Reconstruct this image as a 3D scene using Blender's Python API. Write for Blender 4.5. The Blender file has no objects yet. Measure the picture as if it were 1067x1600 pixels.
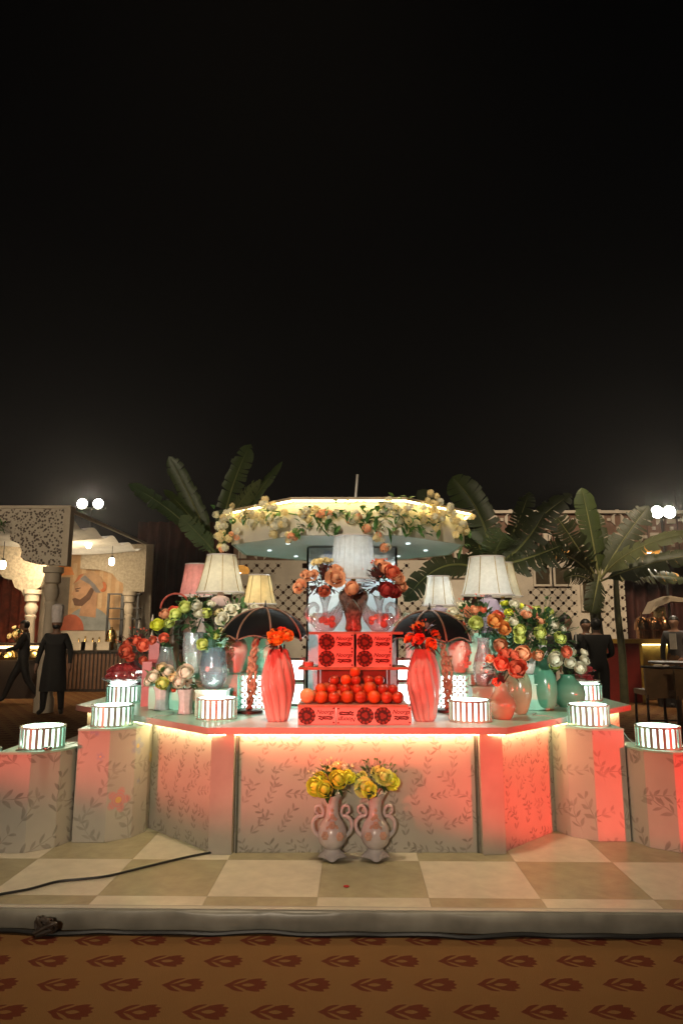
import bpy, math, random
from mathutils import Vector, Matrix
R = math.radians
rnd = random.Random(7)
scene = bpy.context.scene
COL = scene.collection

# ------------------------------------------------------------------ camera
CAM_H = 1.5; PITCH = R(9.84); FPX = 1066.7
cam_d = bpy.data.cameras.new('camera'); cam = bpy.data.objects.new('camera', cam_d); COL.objects.link(cam)
cam.location = (0, 0, CAM_H); cam.rotation_euler = (R(90) + PITCH, 0, 0)
cam_d.sensor_fit = 'VERTICAL'; cam_d.sensor_height = 36; cam_d.sensor_width = 24; cam_d.lens = 24
cam_d.clip_start = 0.05; cam_d.clip_end = 400
scene.camera = cam
# ------------------------------------------------------------------ world: night sky with town glow low down
w = bpy.data.worlds.new('World'); scene.world = w; w.use_nodes = True
nt = w.node_tree; bg = nt.nodes['Background']
tc = nt.nodes.new('ShaderNodeTexCoord'); sx = nt.nodes.new('ShaderNodeSeparateXYZ'); nt.links.new(tc.outputs['Generated'], sx.inputs[0])
rp = nt.nodes.new('ShaderNodeValToRGB'); nt.links.new(sx.outputs['Z'], rp.inputs[0])
rp.color_ramp.elements[0].position = 0.0; rp.color_ramp.elements[0].color = (.0060, .0050, .0040, 1)
rp.color_ramp.elements[1].position = 0.75; rp.color_ramp.elements[1].color = (.0008, .0008, .0008, 1)
e = rp.color_ramp.elements.new(.3); e.color = (.0030, .0027, .0023, 1)
e = rp.color_ramp.elements.new(.5); e.color = (.0016, .0015, .0014, 1)
nt.links.new(rp.outputs[0], bg.inputs[0]); bg.inputs[1].default_value = 1.0

def lamp(kind, name, loc, target, energy, color, size=.2, spot=60, blend=.4, size_y=None):
    d = bpy.data.lights.new(name, kind); d.energy = energy; d.color = color
    if kind == 'AREA':
        d.size = size
        if size_y: d.shape = 'RECTANGLE'; d.size_y = size_y
    else: d.shadow_soft_size = size
    if kind == 'SPOT': d.spot_size = R(spot); d.spot_blend = blend
    o = bpy.data.objects.new(name, d); COL.objects.link(o); o.location = loc
    if target is not None:
        o.rotation_euler = (Vector(target) - Vector(loc)).to_track_quat('-Z', 'Y').to_euler()
    return o
# red event spotlights standing left and right in front of the stall, then unseen fill lamps added to brighten the scene
RED = (1.0, .032, .022)
def flat_beam(o, k): o.scale = (1, k, 1)         # cone squashed to a low wide band to shape the light
flat_beam(lamp('SPOT', 'red_spotlight_right', (6.4, -.6, 1.25), (2.15, 4.9, .60), 4300, RED, .05, 24, .5), .38)
flat_beam(lamp('SPOT', 'red_spotlight_left', (-5.8, -1.0, 1.3), (-.8, 4.9, .82), 2500, (1.0, .12, .085), .05, 29, .8), .34)
flat_beam(lamp('SPOT', 'red_spotlight_centre', (-.7, -3.6, 2.0), (.05, 4.75, 1.12), 4300, RED, .03, 16.5, .4), .47)
lamp('SPOT', 'added_overhead_fill', (-.6, 3.4, 10.5), (-.2, 5.0, 0), 2150, (1, .80, .54), .35, 46, 1.0)  # unseen overhead fill added to brighten the stage floor
flat_beam(lamp('SPOT', 'added_stall_fill', (-2.0, -5.5, 3.4), (.1, 5.8, 2.25), 3300, (1, .88, .70), .2, 19, .5), .42)  # unseen fill added for the canopy, garland and upper bouquets
flat_beam(lamp('SPOT', 'added_stall_fill', (-3.4, -3.0, 3.0), (-1.28, 5.5, 1.42), 2900, (1, .94, .80), .2, 11.5, .5), .75)  # fill added to brighten the left flowers
flat_beam(lamp('SPOT', 'added_stall_fill', (3.4, -3.0, 3.0), (1.62, 5.5, 1.40), 3000, (1, .94, .80), .2, 12, .5), .75)  # fill added to brighten the right flowers
flat_beam(lamp('SPOT', 'added_rear_fill', (-1.5, -5.5, 3.2), (0, 4.8, .12), 1500, (1, .84, .64), .3, 36, .8), .30)  # low flat fill added to lift the counter panels
lamp('SPOT', 'added_side_fill', (5.6, -.5, 7.2), (2.4, 9.5, 2.9), 900, (1, .82, .56), .4, 42, .9)  # added lamp that brightens the right banana plants
lamp('SPOT', 'added_pavilion_fill', (-7.0, 4.0, 3.6), (-6.0, 13.5, 2.9), 1300, (1, .80, .56), .5, 50, .9)  # added lamp that brightens the pavilion front
lamp('SPOT', 'added_garden_fill', (-6.0, .5, 7.0), (-1.9, 8.9, 2.8), 950, (1, .86, .58), .4, 34, .9)  # added lamp that brightens the left banana plant

vs = scene.view_settings; vs.view_transform = 'Standard'; vs.look = 'None'; vs.exposure = 0; vs.gamma = 1; vs.use_curve_mapping = False
scene.render.engine = 'CYCLES'
cy = scene.cycles; cy.use_denoising = True; cy.max_bounces = 7; cy.diffuse_bounces = 3; cy.glossy_bounces = 3
cy.transparent_max_bounces = 14; cy.transmission_bounces = 4; cy.sample_clamp_indirect = 4; cy.use_light_tree = True
cy.caustics_reflective = False; cy.caustics_refractive = False
try: cy.denoiser = 'OPENIMAGEDENOISE'
except Exception: pass

# ------------------------------------------------------------------ where a picture ray meets a depth or a height
def ray(px, py):
    a = (px - 533.5) / FPX; b = (800 - py) / FPX
    return Vector((a, math.cos(PITCH) - b * math.sin(PITCH), math.sin(PITCH) + b * math.cos(PITCH)))
def P(px, py, Y):
    d = ray(px, py); return Vector((0, 0, CAM_H)) + d * (Y / d.y)
def G(px, py, z):
    d = ray(px, py); return Vector((0, 0, CAM_H)) + d * ((z - CAM_H) / d.z)
def MPP(Y, z=1.2):                      # metres per photo pixel at depth Y
    return (Y * math.cos(PITCH) + (z - CAM_H) * math.sin(PITCH)) / FPX

# ------------------------------------------------------------------ mesh builder
class MB:
    def __init__(s): s.v = []; s.f = []; s.uv = {}; s.sm = True
    def vert(s, p): s.v.append((p[0], p[1], p[2])); return len(s.v) - 1
    def face(s, idx, uv=None):
        s.f.append(tuple(idx))
        if uv: s.uv[len(s.f) - 1] = uv
    def quad(s, a, b, c, d, uv=None):
        i = len(s.v); s.v += [tuple(a), tuple(b), tuple(c), tuple(d)]; s.face((i, i + 1, i + 2, i + 3), uv)
    def box(s, c, size, rz=0, M=None):
        hx, hy, hz = size[0] / 2, size[1] / 2, size[2] / 2
        i = len(s.v); cs, sn = math.cos(rz), math.sin(rz)
        for z in (-hz, hz):
            for x, y in ((-hx, -hy), (hx, -hy), (hx, hy), (-hx, hy)):
                p = Vector((c[0] + x * cs - y * sn, c[1] + x * sn + y * cs, c[2] + z))
                if M: p = M @ p
                s.v.append(tuple(p))
        for q in ((0, 3, 2, 1), (4, 5, 6, 7), (0, 1, 5, 4), (1, 2, 6, 5), (2, 3, 7, 6), (3, 0, 4, 7)): s.face([i + k for k in q])
    def prism(s, poly, z0, z1, cap=True, side=True, uvs=False):
        n = len(poly); i = len(s.v)
        for z in (z0, z1):
            for p in poly: s.v.append((p[0], p[1], z))
        if cap: s.face([i + k for k in range(n - 1, -1, -1)]); s.face([i + n + k for k in range(n)])
        if side:
            L = 0
            for k in range(n):
                j = (k + 1) % n; l = math.dist(poly[k][:2], poly[j][:2])
                s.face((i + k, i + j, i + n + j, i + n + k), [(L, z0), (L + l, z0), (L + l, z1), (L, z1)] if uvs else None); L += l
    def slab(s, poly2, y0, y1):            # polygon in x,z extruded along y
        n = len(poly2); i = len(s.v)
        for y in (y0, y1):
            for p in poly2: s.v.append((p[0], y, p[1]))
        s.face([i + k for k in range(n)]); s.face([i + n + k for k in range(n - 1, -1, -1)])
        for k in range(n):
            j = (k + 1) % n; s.face((i + k, i + n + k, i + n + j, i + j))
    def lathe(s, prof, n=28, c=(0, 0, 0), mod=None, close=False, a0=0):
        i = len(s.v); m = len(prof)
        for k, (r, z) in enumerate(prof):
            for j in range(n):
                a = a0 + 2 * math.pi * j / n; rr, zz, aa = r, z, a
                if mod: rr, zz, aa = mod(r, z, a, k / (m - 1))
                s.v.append((c[0] + rr * math.cos(aa), c[1] + rr * math.sin(aa), c[2] + zz))
        for k in range(m - 1):
            for j in range(n):
                j2 = (j + 1) % n
                s.face((i + k * n + j, i + k * n + j2, i + (k + 1) * n + j2, i + (k + 1) * n + j))
        if close:
            s.face([i + j for j in range(n - 1, -1, -1)]); s.face([i + (m - 1) * n + j for j in range(n)])
    def tube(s, pts, r, n=8, caps=True, rfn=None):
        pts = [Vector(p) for p in pts]; m = len(pts); i = len(s.v)
        up = Vector((0, 0, 1)); prev = None
        for k, p in enumerate(pts):
            t = (pts[min(k + 1, m - 1)] - pts[max(k - 1, 0)])
            if t.length < 1e-9: t = Vector((0, 0, 1))
            t.normalize()
            if prev is None:
                a = up if abs(t.dot(up)) < .95 else Vector((1, 0, 0)); x = t.cross(a).normalized()
            else: x = (prev - t * prev.dot(t)).normalized()
            prev = x; y = t.cross(x)
            rr = rfn(k / (m - 1)) if rfn else r
            for j in range(n):
                a = 2 * math.pi * j / n; s.v.append(tuple(p + (x * math.cos(a) + y * math.sin(a)) * rr))
        for k in range(m - 1):
            for j in range(n):
                j2 = (j + 1) % n; s.face((i + k * n + j, i + k * n + j2, i + (k + 1) * n + j2, i + (k + 1) * n + j))
        if caps:
            s.face([i + j for j in range(n - 1, -1, -1)]); s.face([i + (m - 1) * n + j for j in range(n)])
    def ball(s, c, r, nu=12, nv=8, sc=(1, 1, 1)):
        prof = [(r * math.sin(math.pi * k / nv) + 1e-4, -r * math.cos(math.pi * k / nv)) for k in range(nv + 1)]
        i = len(s.v); s.lathe(prof, nu)
        for k in range(i, len(s.v)):
            x, y, z = s.v[k]; s.v[k] = (c[0] + x * sc[0], c[1] + y * sc[1], c[2] + z * sc[2])
    def xform(s, M, i0=0):
        for k in range(i0, len(s.v)): s.v[k] = tuple(M @ Vector(s.v[k]))
    def mesh(s, name, smooth=None):
        me = bpy.data.meshes.new(name); me.from_pydata(s.v, [], s.f)
        if s.uv:
            ul = me.uv_layers.new(name='UVMap')
            for pi, uv in s.uv.items():
                p = me.polygons[pi]
                for q, li in enumerate(p.loop_indices): ul.data[li].uv = uv[q]
        if smooth is None or smooth:
            me.polygons.foreach_set('use_smooth', [True] * len(me.polygons))
            if smooth is None:
                try: me.set_sharp_from_angle(angle=R(38))
                except Exception: pass
        me.update(); return me
    def build(s, name, mat, parent=None, smooth=None, loc=None):
        o = bpy.data.objects.new(name, s.mesh(name, smooth)); COL.objects.link(o)
        if mat: o.data.materials.append(mat)
        if parent: o.parent = parent
        if loc is not None: o.location = loc
        return o

def inst(me, name, mat, parent=None, loc=(0, 0, 0), rot=None, scale=None):
    o = bpy.data.objects.new(name, me); COL.objects.link(o)
    if mat is not None:
        if not len(me.materials): me.materials.append(mat)
        o.material_slots[0].link = 'OBJECT'; o.material_slots[0].material = mat
    o.parent = parent; o.location = loc
    if rot is not None: o.rotation_euler = rot
    if scale is not None: o.scale = (scale,) * 3 if not hasattr(scale, '__len__') else scale
    return o
def tag(o, label, cat, group=None):
    o['label'] = label; o['category'] = cat
    if group: o['group'] = group
    return o
def thing(name, label, cat, loc=(0, 0, 0), rz=0, group=None):
    o = bpy.data.objects.new(name, None); COL.objects.link(o); o.empty_display_size = .1
    o.location = loc; o.rotation_euler = (0, 0, rz); return tag(o, label, cat, group)
def struct(o): o['kind'] = 'structure'; return o
def stuff(o): o['kind'] = 'stuff'; return o

# ------------------------------------------------------------------ node helpers
class S:
    """socket with arithmetic"""
    def __init__(s, nt, sock): s.nt = nt; s.s = sock
    def op(s, o, b=None, c=None):
        n = s.nt.nodes.new('ShaderNodeMath'); n.operation = o; s.nt.links.new(s.s, n.inputs[0])
        for k, x in ((1, b), (2, c)):
            if x is None: continue
            if isinstance(x, S): s.nt.links.new(x.s, n.inputs[k])
            else: n.inputs[k].default_value = x
        return S(s.nt, n.outputs[0])
    def __add__(s, b): return s.op('ADD', b)
    def __sub__(s, b): return s.op('SUBTRACT', b)
    def __mul__(s, b): return s.op('MULTIPLY', b)
    def abs(s): return s.op('ABSOLUTE')
    def max(s, b): return s.op('MAXIMUM', b)
    def gt(s, b): return s.op('GREATER_THAN', b)
def newmat(name):
    m = bpy.data.materials.new(name); m.use_nodes = True; nt = m.node_tree; return m, nt, nt.nodes['Principled BSDF']
def tex_noise(nt, scale, detail=3, coord='Object', rough=.55):
    tc = nt.nodes.new('ShaderNodeTexCoord'); n = nt.nodes.new('ShaderNodeTexNoise'); n.inputs['Scale'].default_value = scale
    n.inputs['Detail'].default_value = detail; n.inputs['Roughness'].default_value = rough
    nt.links.new(tc.outputs[coord], n.inputs['Vector']); return n
def mixcol(nt, fac, a, b, blend='MIX'):
    n = nt.nodes.new('ShaderNodeMix'); n.data_type = 'RGBA'; n.blend_type = blend
    for k, x in ((0, fac), (6, a), (7, b)):
        if hasattr(x, 'default_value') or isinstance(x, bpy.types.NodeSocket): nt.links.new(x, n.inputs[k])
        elif k == 0: n.inputs[k].default_value = x
        else: n.inputs[k].default_value = (*x, 1)
    return n.outputs[2]
def add_bump(nt, bs, height, strength=.2, dist=.01):
    b = nt.nodes.new('ShaderNodeBump'); b.inputs['Strength'].default_value = strength; b.inputs['Distance'].default_value = dist
    nt.links.new(height, b.inputs['Height']); nt.links.new(b.outputs[0], bs.inputs['Normal'])
def pmat(name, col, rough=.6, metal=0, var=.18, vscale=6, bump=0, bscale=60, sss=0, emit=None, estr=0, coat=0, rand=0, col2=None, spec=None, transl=0):
    m, nt, bs = newmat(name)
    c2 = col2 or tuple(x * (1 - 2 * var) for x in col)
    n = tex_noise(nt, vscale); rp = nt.nodes.new('ShaderNodeMapRange'); rp.inputs[1].default_value = .3; rp.inputs[2].default_value = .7
    nt.links.new(n.outputs[0], rp.inputs[0]); out = mixcol(nt, rp.outputs[0], c2, col)
    if rand:
        oi = nt.nodes.new('ShaderNodeObjectInfo'); hs = nt.nodes.new('ShaderNodeHueSaturation')
        mr = nt.nodes.new('ShaderNodeMapRange'); mr.inputs[3].default_value = 1 - rand; mr.inputs[4].default_value = 1 + rand
        nt.links.new(oi.outputs['Random'], mr.inputs[0]); nt.links.new(mr.outputs[0], hs.inputs['Value'])
        nt.links.new(out, hs.inputs['Color']); out = hs.outputs[0]
    nt.links.new(out, bs.inputs['Base Color'])
    bs.inputs['Roughness'].default_value = rough; bs.inputs['Metallic'].default_value = metal
    if coat: bs.inputs['Coat Weight'].default_value = coat
    if spec is not None: bs.inputs['Specular IOR Level'].default_value = spec
    if emit: bs.inputs['Emission Color'].default_value = (*emit, 1); bs.inputs['Emission Strength'].default_value = estr
    if bump:
        nb = tex_noise(nt, bscale, 4); add_bump(nt, bs, nb.outputs[0], bump, .01)
    if transl:
        tr = nt.nodes.new('ShaderNodeBsdfTranslucent'); nt.links.new(out, tr.inputs[0]); mx = nt.nodes.new('ShaderNodeMixShader')
        mx.inputs[0].default_value = transl; nt.links.new(bs.outputs[0], mx.inputs[1]); nt.links.new(tr.outputs[0], mx.inputs[2])
        nt.links.new(mx.outputs[0], nt.nodes['Material Output'].inputs[0])
    return m
def emat(name, col, strength):
    m, nt, bs = newmat(name); bs.inputs['Base Color'].default_value = (*[min(1, c) for c in col], 1)
    bs.inputs['Emission Color'].default_value = (*col, 1); bs.inputs['Emission Strength'].default_value = strength; return m
def glassmat(name, tint, body=.25, rough=.06, diff=(.9, .95, .95)):
    m, nt, bs = newmat(name); nt.nodes.remove(bs)
    tr = nt.nodes.new('ShaderNodeBsdfTransparent'); tr.inputs[0].default_value = (*tint, 1)
    gl = nt.nodes.new('ShaderNodeBsdfGlossy'); gl.inputs['Roughness'].default_value = rough
    df = nt.nodes.new('ShaderNodeBsdfDiffuse'); df.inputs[0].default_value = (*diff, 1)
    lw = nt.nodes.new('ShaderNodeLayerWeight'); lw.inputs[0].default_value = .35
    n = tex_noise(nt, 30, 2); b = nt.nodes.new('ShaderNodeBump'); b.inputs['Strength'].default_value = .35; b.inputs['Distance'].default_value = .01
    nt.links.new(n.outputs[0], b.inputs['Height']); nt.links.new(b.outputs[0], gl.inputs['Normal'])
    mr = nt.nodes.new('ShaderNodeMapRange'); mr.inputs[3].default_value = .08; mr.inputs[4].default_value = .7; nt.links.new(lw.outputs['Facing'], mr.inputs[0])
    m1 = nt.nodes.new('ShaderNodeMixShader'); m1.inputs[0].default_value = body; nt.links.new(tr.outputs[0], m1.inputs[1]); nt.links.new(df.outputs[0], m1.inputs[2])
    m2 = nt.nodes.new('ShaderNodeMixShader'); nt.links.new(mr.outputs[0], m2.inputs[0]); nt.links.new(m1.outputs[0], m2.inputs[1]); nt.links.new(gl.outputs[0], m2.inputs[2])
    nt.links.new(m2.outputs[0], nt.nodes['Material Output'].inputs[0]); return m

def leafmask(u, v, cx, cy, ang, L, W):
    du = u - cx; dv = v - cy; c, s = math.cos(ang), math.sin(ang)
    a = du * (c / L) + dv * (s / L); b = du * (-s / W) + dv * (c / W)
    return (a * a * -1.0 + 1.0) - b.abs()
def uvcoords(nt, kind='UV'):
    tc = nt.nodes.new('ShaderNodeTexCoord'); sp = nt.nodes.new('ShaderNodeSeparateXYZ'); nt.links.new(tc.outputs[kind], sp.inputs[0])
    return S(nt, sp.outputs[0]), S(nt, sp.outputs[1])
def brick_cell(u, v, pu, pv):
    r = (v * (1 / pv)).op('FLOOR'); odd = r.op('MODULO', 2).abs()
    uu = u * (1 / pu) + odd * .5
    return (uu.op('FRACT') - .5) * pu, ((v * (1 / pv)).op('FRACT') - .5) * pv, odd

def wallpaper(name, base=(.47, .43, .37), ink=(.20, .175, .145), flowers=(), scale=1.0, seed=0):
    """cream paper printed with leafy sprigs, some sheets also with large blossoms"""
    m, nt, bs = newmat(name); u, v = uvcoords(nt)
    tcn = nt.nodes.new('ShaderNodeTexCoord')
    nz = nt.nodes.new('ShaderNodeTexNoise'); nz.inputs['Scale'].default_value = 5; nt.links.new(tcn.outputs['UV'], nz.inputs['Vector'])
    wob = S(nt, nz.outputs[0]) - .5
    u = u + wob * .10 + seed * .37; v = v + wob * .08 + seed * .21
    total = None; rr = random.Random(3 + seed)
    for (pu, pv, base_ang, n, ox) in ((.19 * scale, .22 * scale, 1.15, 4, 0), (.23 * scale, .26 * scale, 2.15, 3, .12)):
        cu, cv, odd = brick_cell(u + ox, v + ox * 1.7, pu, pv)
        wn = nt.nodes.new('ShaderNodeTexWhiteNoise'); wn.noise_dimensions = '2D'; cb = nt.nodes.new('ShaderNodeCombineXYZ')
        idu = ((u + ox) * (1 / pu) + odd * .5).op('FLOOR'); idv = ((v + ox * 1.7) * (1 / pv)).op('FLOOR')
        nt.links.new(idu.s, cb.inputs[0]); nt.links.new(idv.s, cb.inputs[1]); nt.links.new(cb.outputs[0], wn.inputs['Vector'])
        an = (S(nt, wn.outputs['Value']) - .5) * 2.6; ca, sa = an.op('COSINE'), an.op('SINE')
        cu, cv = cu * ca - cv * sa, cu * sa + cv * ca
        for i in range(n):
            t = (i - (n - 1) / 2) * .052 * scale
            bx, by = math.cos(base_ang) * t, math.sin(base_ang) * t
            for sd in (-1, 1):
                a = base_ang + sd * rr.uniform(.55, .85); L = rr.uniform(.022, .030) * scale
                mk = leafmask(cu, cv, bx + math.cos(a) * L * 1.1, by + math.sin(a) * L * 1.1, a, L, L * .33)
                total = mk if total is None else total.max(mk)
        total = total.max(leafmask(cu, cv, 0, 0, base_ang, .1 * scale, .0022 * scale))
    mr = nt.nodes.new('ShaderNodeMapRange'); mr.inputs[1].default_value = -.12; mr.inputs[2].default_value = .25; nt.links.new(total.s, mr.inputs[0])
    pn = nt.nodes.new('ShaderNodeTexNoise'); pn.inputs['Scale'].default_value = 9; nt.links.new(tcn.outputs['UV'], pn.inputs['Vector'])
    fade = (S(nt, pn.outputs[0]) * 1.6 - .1).op('MINIMUM', 1.0).max(.4) * S(nt, mr.outputs[0]) * .85
    col = mixcol(nt, fade.s, base, ink)
    u0, v0 = uvcoords(nt)
    for (fu, fv, fr, fc, cc) in flowers:
        du = u0 - fu; dv = v0 - fv; ang = dv.op('ARCTAN2', du); r = (du * du + dv * dv).op('SQRT')
        lim = ((ang * 2.5).op('COSINE').abs() * .45 + .55) * fr
        mk = nt.nodes.new('ShaderNodeMapRange'); mk.inputs[1].default_value = -.006; mk.inputs[2].default_value = .012; nt.links.new((lim - r).s, mk.inputs[0])
        ring = (r * (28 / fr)).op('SINE') * .2 + .6
        col = mixcol(nt, (S(nt, mk.outputs[0]) * ring).s, col, fc)
        col = mixcol(nt, ((r * -1.0 + fr * .24).gt(0) * .8).s, col, cc)
    st = tex_noise(nt, 3.5, 4); mr2 = nt.nodes.new('ShaderNodeMapRange'); mr2.inputs[1].default_value = .35; mr2.inputs[2].default_value = .75
    mr2.inputs[3].default_value = .86; mr2.inputs[4].default_value = 1.0
    nt.links.new(st.outputs[0], mr2.inputs[0]); cg = nt.nodes.new('ShaderNodeCombineColor')
    for k in range(3): nt.links.new(mr2.outputs[0], cg.inputs[k])
    col = mixcol(nt, 1.0, col, cg.outputs[0], 'MULTIPLY')
    nt.links.new(col, bs.inputs['Base Color']); bs.inputs['Roughness'].default_value = .62
    wb = tex_noise(nt, 4, 3); add_bump(nt, bs, wb.outputs[0], .25, .012)
    return m

def carpet_mat():
    m, nt, bs = newmat('printed_carpet'); u, v = uvcoords(nt, 'Object')
    tcn = nt.nodes.new('ShaderNodeTexCoord')
    nz = nt.nodes.new('ShaderNodeTexNoise'); nz.inputs['Scale'].default_value = 3.0; nt.links.new(tcn.outputs['Object'], nz.inputs['Vector'])
    wob = S(nt, nz.outputs[0]) - .5
    cu, cv, odd = brick_cell(u + .668 + .0 + wob * .02, v - 3.45 + .1065 + wob * .02, .27, .213)
    cu = cu * 1.02; cv = cv * .95
    # motif pointing to +u
    k = 1.0; T = None
    for (cx, cy, a, L, W) in ((-.01, 0, 0, .095, .045), (.012, .02, .62, .055, .024), (.012, -.02, -.62, .055, .024),
                              (.038, .012, .40, .045, .02), (.038, -.012, -.40, .045, .02),
                              (-.052, .026, .62, .046, .017), (-.052, -.026, -.62, .046, .017), (-.085, 0, 0, .022, .006)):
        mk = leafmask(cu, cv, cx, cy, a, L, W); T = mk if T is None else T.max(mk)
    # gaps between the side leaves and the body, slit in the middle
    gap = leafmask(cu, cv, -.028, .031, .62, .048, .0075).max(leafmask(cu, cv, -.028, -.031, -.62, .048, .0075))
    slit = leafmask(cu, cv, .0, 0, 0, .03, .013)
    mask = T.gt(0) * (gap.max(slit)).op('LESS_THAN', 0)
    edge = tex_noise(nt, 220, 2)
    wv = nt.nodes.new('ShaderNodeTexWave'); wv.inputs['Scale'].default_value = 70; wv.inputs['Distortion'].default_value = 6; wv.inputs['Detail'].default_value = 2
    wv.bands_direction = 'X'; nt.links.new(tcn.outputs['Object'], wv.inputs['Vector'])
    c0 = mixcol(nt, wv.outputs[0], (.15, .074, .026), (.23, .118, .045))
    big = tex_noise(nt, 1.3, 4); mr = nt.nodes.new('ShaderNodeMapRange'); mr.inputs[1].default_value = .35; mr.inputs[2].default_value = .7
    nt.links.new(big.outputs[0], mr.inputs[0]); c0 = mixcol(nt, mr.outputs[0], mixcol(nt, .35, c0, (.16, .08, .03)), c0)
    c1 = mixcol(nt, edge.outputs[0], (.075, .015, .008), (.125, .026, .012))
    col = mixcol(nt, (mask * .93).s, c0, c1)
    nt.links.new(col, bs.inputs['Base Color']); bs.inputs['Roughness'].default_value = .95; bs.inputs['Specular IOR Level'].default_value = .1
    hb = tex_noise(nt, 1.6, 2); hh = S(nt, hb.outputs[0]) * 6.0 + S(nt, wv.outputs[0]) * .22 + S(nt, edge.outputs[0]) * .5
    add_bump(nt, bs, hh.s, .6, .012)
    return m

M = {}
M['carpet'] = carpet_mat()
M['paper'] = wallpaper('leaf_wallpaper', scale=.82)
M['paper_b'] = wallpaper('leaf_wallpaper_large', scale=1.35, seed=2)
BL = (.30, .32, .46); YE = (.75, .5, .12); PK = (.72, .22, .22)
M['paper_f'] = wallpaper('floral_wallpaper', ink=(.27, .25, .21), scale=1.25, seed=1,
    flowers=((.12, .73, .05, BL, YE), (.43, .60, .065, BL, YE), (.30, .26, .085, PK, YE), (.16, .55, .03, BL, YE), (.62, .5, .05, YE, YE), (.45, .36, .022, BL, BL)))
M['paper_g'] = wallpaper('faded_floral_wallpaper', ink=(.25, .22, .18), scale=1.3, seed=4,
    flowers=((.72, .66, .06, (.22, .2, .26), (.4, .3, .15)), (.60, .57, .05, (.22, .2, .26), (.4, .3, .15)), (.38, .35, .06, (.45, .38, .3), (.4, .32, .22))))
M['mint'] = pmat('mint_paint', (.26, .60, .45), .42, var=.08, bump=.05)
M['minttop'] = pmat('pale_mint_laminate', (.34, .60, .47), .28, var=.06, vscale=3)
M['white'] = pmat('white_board', (.70, .68, .64), .4, var=.06, vscale=3)
M['edge'] = pmat('cream_edge_band', (.42, .38, .32), .45, var=.08)
M['wood'] = pmat('brown_board', (.12, .065, .035), .5, var=.2, vscale=12)  # brown darkened to hold the shade under the tower shelf
M['ply'] = pmat('raw_ply', (.42, .31, .20), .6, var=.2, vscale=10)
M['vinyl_l'] = pmat('pale_vinyl', (.52, .465, .365), .3, var=.10, vscale=9, bump=.22, bscale=14, rand=.05)
M['vinyl_d'] = pmat('khaki_vinyl', (.31, .27, .17), .32, var=.14, vscale=9, bump=.22, bscale=14, rand=.06)
M['vinyl_edge'] = pmat('grey_vinyl_skirt', (.30, .28, .23), .38, var=.25, vscale=4, bump=.25, bscale=9)
M['black'] = pmat('black_rubber', (.012, .012, .012), .45)
M['led'] = emat('warm_led', (1.0, .80, .40), 38)
M['led_canopy'] = emat('warm_led_canopy', (1.0, .80, .32), 24)
M['led_cool'] = emat('cool_led', (.80, 1.0, .90), 2.0)
M['led_lattice'] = emat('lattice_led', (.88, 1.0, .94), 4)
M['led_box'] = emat('cool_led_box', (.82, 1.0, .92), 10)
M['flood'] = emat('floodlight_lens', (1.0, .96, .88), 120)
_nt = M['flood'].node_tree; _u = _nt.nodes.new('ShaderNodeTexCoord'); _l = _nt.nodes.new('ShaderNodeVectorMath'); _l.operation = 'LENGTH'
_nt.links.new(_u.outputs['Object'], _l.inputs[0]); _m = _nt.nodes.new('ShaderNodeMapRange'); _m.interpolation_type = 'SMOOTHSTEP'
for _k, _x in enumerate((0, .05, .172, 90.0, .15)): 
    if _k: _m.inputs[_k].default_value = _x
_nt.links.new(_l.outputs['Value'], _m.inputs[0]); _nt.links.new(_m.outputs[0], _nt.nodes['Principled BSDF'].inputs['Emission Strength'])
M['pendant'] = emat('pendant_bulb', (1.0, .86, .58), 14)
M['amber'] = emat('amber_bulb', (1.0, .62, .2), 5)
M['chrome'] = pmat('mint_mirror_strip', (.40, .62, .52), .22, .35, var=.15, vscale=20)
M['brass'] = pmat('brass', (.62, .42, .16), .25, 1.0)
M['leaf'] = pmat('green_leaf', (.085, .22, .05), .45, var=.35, vscale=25, transl=.25)
M['leaf_d'] = pmat('dark_leaf', (.045, .12, .035), .5, var=.3, vscale=25, transl=.2)
M['leaf_r'] = pmat('russet_leaf', (.13, .035, .03), .5, var=.3, vscale=25, transl=.2)
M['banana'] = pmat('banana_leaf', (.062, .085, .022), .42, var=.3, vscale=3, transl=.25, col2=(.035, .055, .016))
M['banana_d'] = pmat('banana_leaf_shaded', (.04, .05, .016), .5, var=.3, vscale=3, transl=.12, col2=(.025, .035, .012))  # darker copy of the leaf colour, shade put into it
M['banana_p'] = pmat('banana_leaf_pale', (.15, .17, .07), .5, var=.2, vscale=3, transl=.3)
M['banana_rib'] = pmat('banana_rib', (.22, .22, .08), .5)
M['banana_stem'] = pmat('banana_stem', (.07, .072, .03), .6, var=.3, vscale=7)
def petal(name, c, c2): return pmat(name, c, .75, col2=c2, vscale=14, rand=.14, transl=.15, spec=.2)
M['f_coral'] = petal('coral_petal', (.90, .20, .10), (.80, .13, .07))
M['f_orange'] = petal('orange_petal', (.85, .38, .10), (.80, .27, .07))
M['f_amber'] = petal('amber_petal', (.95, .62, .14), (.92, .48, .07))
M['f_peach'] = petal('peach_petal', (.92, .46, .26), (.88, .36, .18))
M['f_yellow'] = petal('yellow_petal', (.82, .86, .10), (.80, .74, .05))
M['f_lime'] = petal('lime_petal', (.76, .78, .24), (.62, .70, .16))
M['f_white'] = petal('ivory_petal', (.80, .76, .62), (.72, .66, .46))
M['f_cream'] = petal('cream_petal', (.88, .76, .42), (.86, .66, .32))
M['f_red'] = petal('red_petal', (.55, .05, .04), (.4, .03, .03))
M['shade'] = pmat('ivory_pleated_silk', (.72, .68, .56), .6, var=.08, vscale=30, transl=.45)
M['shade_w'] = pmat('white_pleated_silk', (.74, .76, .76), .6, var=.08, vscale=30, transl=.4)
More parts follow.
